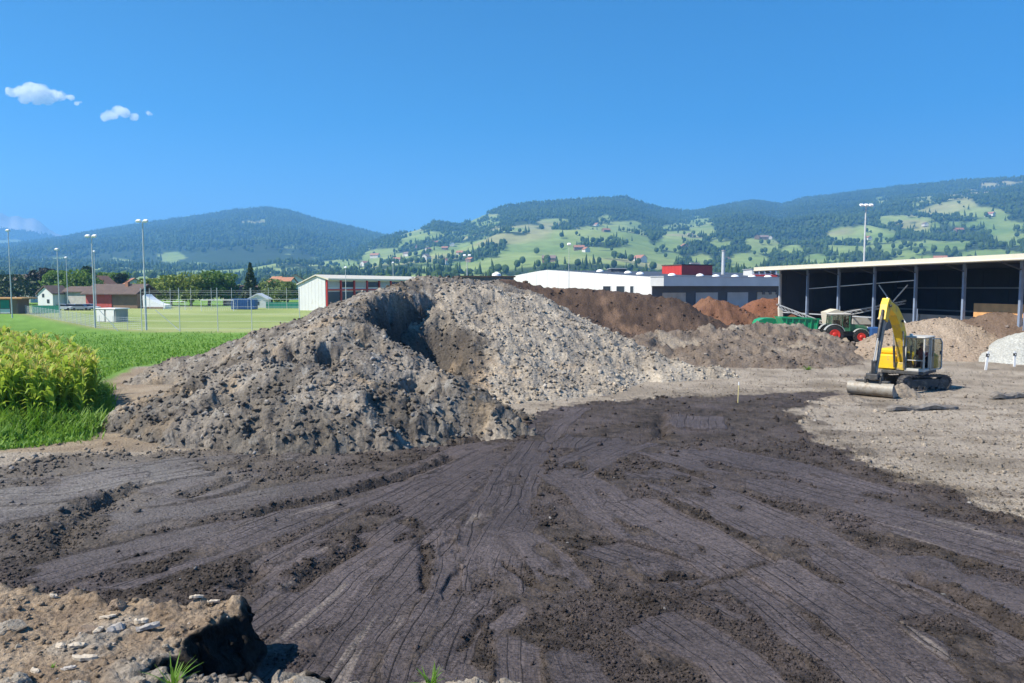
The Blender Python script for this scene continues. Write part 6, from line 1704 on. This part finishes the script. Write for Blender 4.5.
def small_pile(px, py, w, h, label, seed):
    cx, cy = G(px, py); n = 34
    u, v = np.meshgrid(np.linspace(-1, 1, n), np.linspace(-1, 1, n))
    X, Y = cx + u * w, cy + v * w * .8
    d = np.hypot(u, v)
    Z = h * np.maximum(1 - d, -.12) + .18 * h * fbm(X * 4, Y * 4, seed, 3) * (d < .95) + clods(X, Y, seed + 3, 5, .06) - .03
    c = lerp((.17, .14, .11), (.28, .235, .185), np.clip(.5 + fbm(X * 3, Y * 3, seed + 7, 3), 0, 1))
    ii = np.arange(n * n).reshape(n, n)
    q = np.stack([ii[:-1, :-1], ii[:-1, 1:], ii[1:, 1:], ii[1:, :-1]], -1).reshape(-1, 4)
    o = mesh_np('soil_pile', np.stack([X, Y, Z], -1).reshape(-1, 3), q, M_HEAP, smooth=True, attrs={'albedo': c.reshape(-1, 3), 'wet': np.zeros(n * n)})
    return setp(o, label, 'soil pile')
small_pile(902, 396, .95, .75, 'small heap of loose soil between bucket and track of the excavator', 900)
small_pile(846, 400, 1.3, .28, 'low dark soil spill at the left end of the grading bucket', 910)

# ------------------------------------------------------------------ small things
M_WOODG = mat('weathered grey timber', (.17, .15, .13), .85, .3, 5, .02)
M_CHIP = mat('pale splintered wood', (.46, .39, .30), .8, .25, 12, .005)
M_CHIPG = mat('grey bark', (.34, .31, .28), .85, .25, 12, .01)
M_ROCK = mat('crumbly grey soil rock', (.27, .238, .195), .95, .35, 14, .02, dirt=(.25, .19, .13), dirt_amt=.5, dirt_scale=9, spec=.15)
M_ROCKB = mat('brown clod', (.20, .145, .10), .9, .3, 14, .02)
M_WPAINT = mat('white marker paint', (.78, .78, .76), .5, .05, 5); M_BLACK = mat('black marker band', (.02, .02, .022), .6, .1, 5)
M_STAKE = mat('yellowish stake wood', (.62, .52, .24), .7, .12, 6)
def marker(px, base, top, tilt, label):
    x, y = G(px, base); _, zt = W(px, top, y)
    t = empty('marker_post', (x, y, float(ground_z(x, y)[0]) - .02), 0, label, 'marker post', 'white marker posts beside the gravel heap')
    t.rotation_euler = (0, tilt, 0)
    MB().prism([(-.07, -.04), (.07, -.04), (.05, .06), (-.05, .06)], (0, 0, 0), (1, 0, 0), (0, 1, 0), (0, 0, zt)).build('post', M_WPAINT, t)
    m = MB(); m.box((0, .0, zt * .80), (.16, .13, zt * .17)); m.build('band', M_BLACK, t)
    m = MB(); m.box((0, -.07, zt * .80), (.06, .02, zt * .09)); m.build('reflector', M_PALEST, t)
marker(985.5, 370, 351, .10, 'white marker post with black band, left of the two, leaning right')
marker(1014.3, 366.5, 351, .0, 'white marker post with black band, right of the two')
x, y = G(737.8, 403)
st = empty('survey_stake', (x, y, 0), 0, 'thin pale yellow survey stake standing in the mud', 'stake')
m = MB(); m.tube([(0, 0, -.1), (.03, 0, .98)], .022, 6); m.build('shaft', M_STAKE, st)
m = MB(); m.tube([(.026, 0, .84), (.03, 0, .99)], .026, 6); m.build('painted_tip', M_WPAINT, st)

def timber(name, p0, p1, w, h, mt, label, seed, cat='timber'):
    r = np.random.default_rng(seed)
    a, b = Vector((*G(*p0), 0)), Vector((*G(*p1), 0)); L = (b - a).length
    t = empty(name, a, math.atan2(b.y - a.y, b.x - a.x), label, cat)
    n = 14; vs = []; fs = []
    for k in range(n + 1):
        x = L * k / n; e = .55 if k in (0, n) else 1
        zb = .03 + .05 * math.sin(k * .9)
        for (yy, zz) in ((-1, 0), (1, 0), (1, .75), (.5, 1), (-.6, 1.0), (-1, .7)):
            vs.append((x + r.normal(0, .03), yy * w / 2 * e * (1 + r.normal(0, .10)), zb + zz * h * e * (1 + r.normal(0, .10))))
    for k in range(n):
        for i in range(6):
            j = (i + 1) % 6; fs.append((k * 6 + i, k * 6 + j, k * 6 + 6 + j, k * 6 + 6 + i))
    fs += [tuple(range(5, -1, -1)), tuple(range(n * 6, n * 6 + 6))]
    MB().add(vs, fs).build('log', mt, t)
    m = MB(); m.tube([(L * .3, 0, h), (L * .32, -.1, h + .09)], [.04, .02], 6); m.build('branch_stub', mt, t)
timber('timber_beam', (887, 411.5), (957, 409), .34, .20, M_WOODG, 'long grey weathered timber lying in front of the excavator', 1)
timber('timber_beam', (991, 399), (1032, 398), .4, .24, M_WOODG, 'broken dark timber piece near the right edge', 2)
def lump(name, px, py, wpx, hpx, mt, label, seed, z=0.0, cat='stone', sub=3, group=None):
    import bmesh
    sub += 1
    r = np.random.default_rng(seed)
    x, y = G(px, py, z); zz = float(ground_z(x, y)[0])
    s = (y + .3) / FPX
    bm = bmesh.new(); bmesh.ops.create_icosphere(bm, subdivisions=sub, radius=1)
    o3 = r.random(3) * 50
    co = np.array([v.co for v in bm.verts])
    nrm = .34 * fbm(co[:, 0] * 1.2 + o3[0], co[:, 1] * 1.2 + co[:, 2] + o3[1], seed, 3) + .26 * fbm(co[:, 0] * 3.4 + co[:, 2] * 2 + o3[2], co[:, 1] * 3, seed + 1, 3) + .14 * fbm(co[:, 0] * 9 + co[:, 2] * 5, co[:, 1] * 9 - co[:, 2] * 4, seed + 2, 3)
    fl = r.standard_normal((7, 3)); fl /= np.linalg.norm(fl, axis=1)[:, None]
    for v, k, c in zip(bm.verts, nrm, co):
        q = c * (1 + k)
        for f in fl:
            e = q @ f - .72
            if e > 0: q = q - f * e * .95
        v.co = (q[0] * wpx / 2 * s, q[1] * wpx / 2 * s * .8, q[2] * hpx / 2 * s * 1.15)
    me = bpy.data.meshes.new(name); bm.to_mesh(me); bm.free(); me.materials.append(mt)
    ob = bpy.data.objects.new(name, me); COL.objects.link(ob); ob.location = (x, y, zz + hpx * s * .04)
    return setp(ob, label, cat, group)
SG = 'stones and clods on the foreground bank'
lump('stone', 300, 678, 54, 34, M_ROCK, 'large pale crumbly rock on the bank edge, bottom centre-left', 1, 1.0, group=SG)
lump('stone', 503, 685, 30, 18, M_ROCK, 'whitish rock at the right end of the bank edge', 2, 1.0, group=SG)
lump('stone', 470, 683, 44, 16, M_ROCK, 'broad pale rock between grass tuft and whitish rock', 3, 1.0, group=SG)
lump('stone', 240, 678, 38, 16, M_ROCK, 'grey rock below the dark earth face', 4, 1.0, group=SG)
lump('stone', 360, 683, 36, 16, M_ROCK, 'low pale rock right of the large crumbly one', 5, 1.0, group=SG)
lump('stone', 80, 681, 36, 24, M_ROCK, 'grey rock at the bottom left, cut by the picture edge', 6, 1.0, group=SG)
lump('stone', 12, 674, 34, 26, M_ROCK, 'grey rock in the lower left corner', 7, 1.0, group=SG)
lump('stone', 38, 678, 15, 12, M_ROCK, 'pale square stone between the two lower left rocks', 8, 1.0, sub=2, group=SG)
lump('stone', 138, 673, 14, 9, M_ROCK, 'pale stone left of the spiky weed', 9, 1.0, sub=2, group=SG)
lump('stone', 18, 635, 9, 8, M_ROCK, 'small white stone at the left edge of the bank', 10, 1.0, sub=2, group=SG)
lump('stone', 10, 617, 30, 14, M_ROCK, 'flat pale rock at the left picture edge', 11, 1.0, group=SG)
lump('stone', 166, 637, 9, 7, M_ROCK, 'small pale stone beside the top of the dark earth face', 12, 1.0, sub=2, group=SG)
lump('clod', 118, 600, 18, 13, M_ROCKB, 'dark brown clod at the back of the bank', 13, 1.0, cat='clod', group=SG)
lump('clod', 170, 619, 14, 11, M_ROCKB, 'brown clod on the bank right of the bark strip', 14, 1.0, cat='clod', group=SG)
lump('clod', 88, 621, 26, 10, M_ROCKB, 'brown crumbly clod amid the wood splinters', 15, 1.0, cat='clod', group=SG)
lump('stone', 649, 684, 26, 13, M_ROCK, 'rounded stone at the bottom edge, picture centre', 16, 1.0, sub=2, group=SG)
lump('stone', 697, 686, 14, 10, M_ROCK, 'small stone at the bottom edge right of the rounded one', 17, 1.0, sub=2, group=SG)
lump('stone', 858, 686, 18, 10, M_ROCK, 'pale stone at the bottom edge, right of centre', 18, 1.0, sub=2, group=SG)
def chip(px, py, lpx, wpx, ang, mt, label, seed, bend=.12, name='wood_splinter'):
    r = np.random.default_rng(seed)
    x, y = G(px, py, 1.0); zz = float(ground_z(x, y)[0]); s = (y + .3) / FPX
    L, w = lpx * s, wpx * s * 1.5
    n = 7; vs = []; fs = []
    for k in range(n + 1):
        t = k / n - .5; e = (1 - abs(2 * t) ** 4) * .75 + .25
        z = bend * L * (.25 - t * t) + .012
        for yy, dz in ((-1, 0), (1, 0), (1, .35), (.2, .55), (-1, .4)):
            vs.append((t * L, yy * w / 2 * e * (1 + r.normal(0, .12)) + .15 * L * t * t, z + dz * w * (1 + r.normal(0, .15))))
    for k in range(n):
        for i in range(5):
            j = (i + 1) % 5; fs.append((k * 5 + i, k * 5 + j, k * 5 + 5 + j, k * 5 + 5 + i))
    fs += [tuple(range(4, -1, -1)), tuple(range(n * 5, n * 5 + 5))]
    o = MB().add(vs, fs).build(name, mt); o.location = (x, y, zz + .005); o.rotation_euler = (r.normal(0, .15), r.normal(0, .12), ang)
    return setp(o, label, 'wood splinter', 'wood splinters on the foreground bank')
chip(84, 648, 24, 5, .05, M_CHIP, 'long white wood splinter in the middle of the bank', 1, .05)
chip(60, 637, 13, 4, -.5, M_CHIP, 'short pale wood splinter left of the curved one', 2)
chip(77, 639, 18, 4, .3, M_CHIP, 'curved pale wood splinter above the long white one', 3, .35)
chip(34, 659, 12, 4, -.5, M_CHIP, 'small pale splinter above the square stone', 4)
chip(107, 608, 17, 3, .0, M_CHIP, 'thin straight splinter at the back of the bank', 5, .03)
chip(141, 613, 13, 5, .2, M_CHIP, 'pale flat splinter beside the grey bark strip', 6)
chip(148, 620, 22, 5, .6, M_CHIPG, 'long grey bark strip on the bank', 7, .15, 'bark_strip')
chip(115, 621, 18, 7, .9, M_CHIPG, 'broad curved grey wood piece by the brown clod', 8, .4)
chip(98, 622, 13, 4, 1.4, M_CHIP, 'upright-lying pale splinter beside the brown clod', 9, .3)
chip(213, 592, 12, 3, .4, M_CHIP, 'pale splinter on the corner above the dark earth face', 10)
chip(196, 594, 13, 3, .5, M_CHIP, 'thin pale twig near the back corner of the bank', 11, .3)
chip(53, 585, 9, 3, -.2, M_CHIP, 'white splinter on the far edge of the bank', 12)
chip(68, 657, 17, 3, -.1, M_CHIPG, 'grey twig beside the tiny flat weed', 13)
o = weed(808, 369, .35, 40, 1.0, 5, 'small yellow-green plant tuft on pale soil before the berm')
x, y = G(808, 370); o.location = (x, y, .0); o['group'] = 'weeds'; o.scale = (2.2, 1.2, 1)
del o['group']
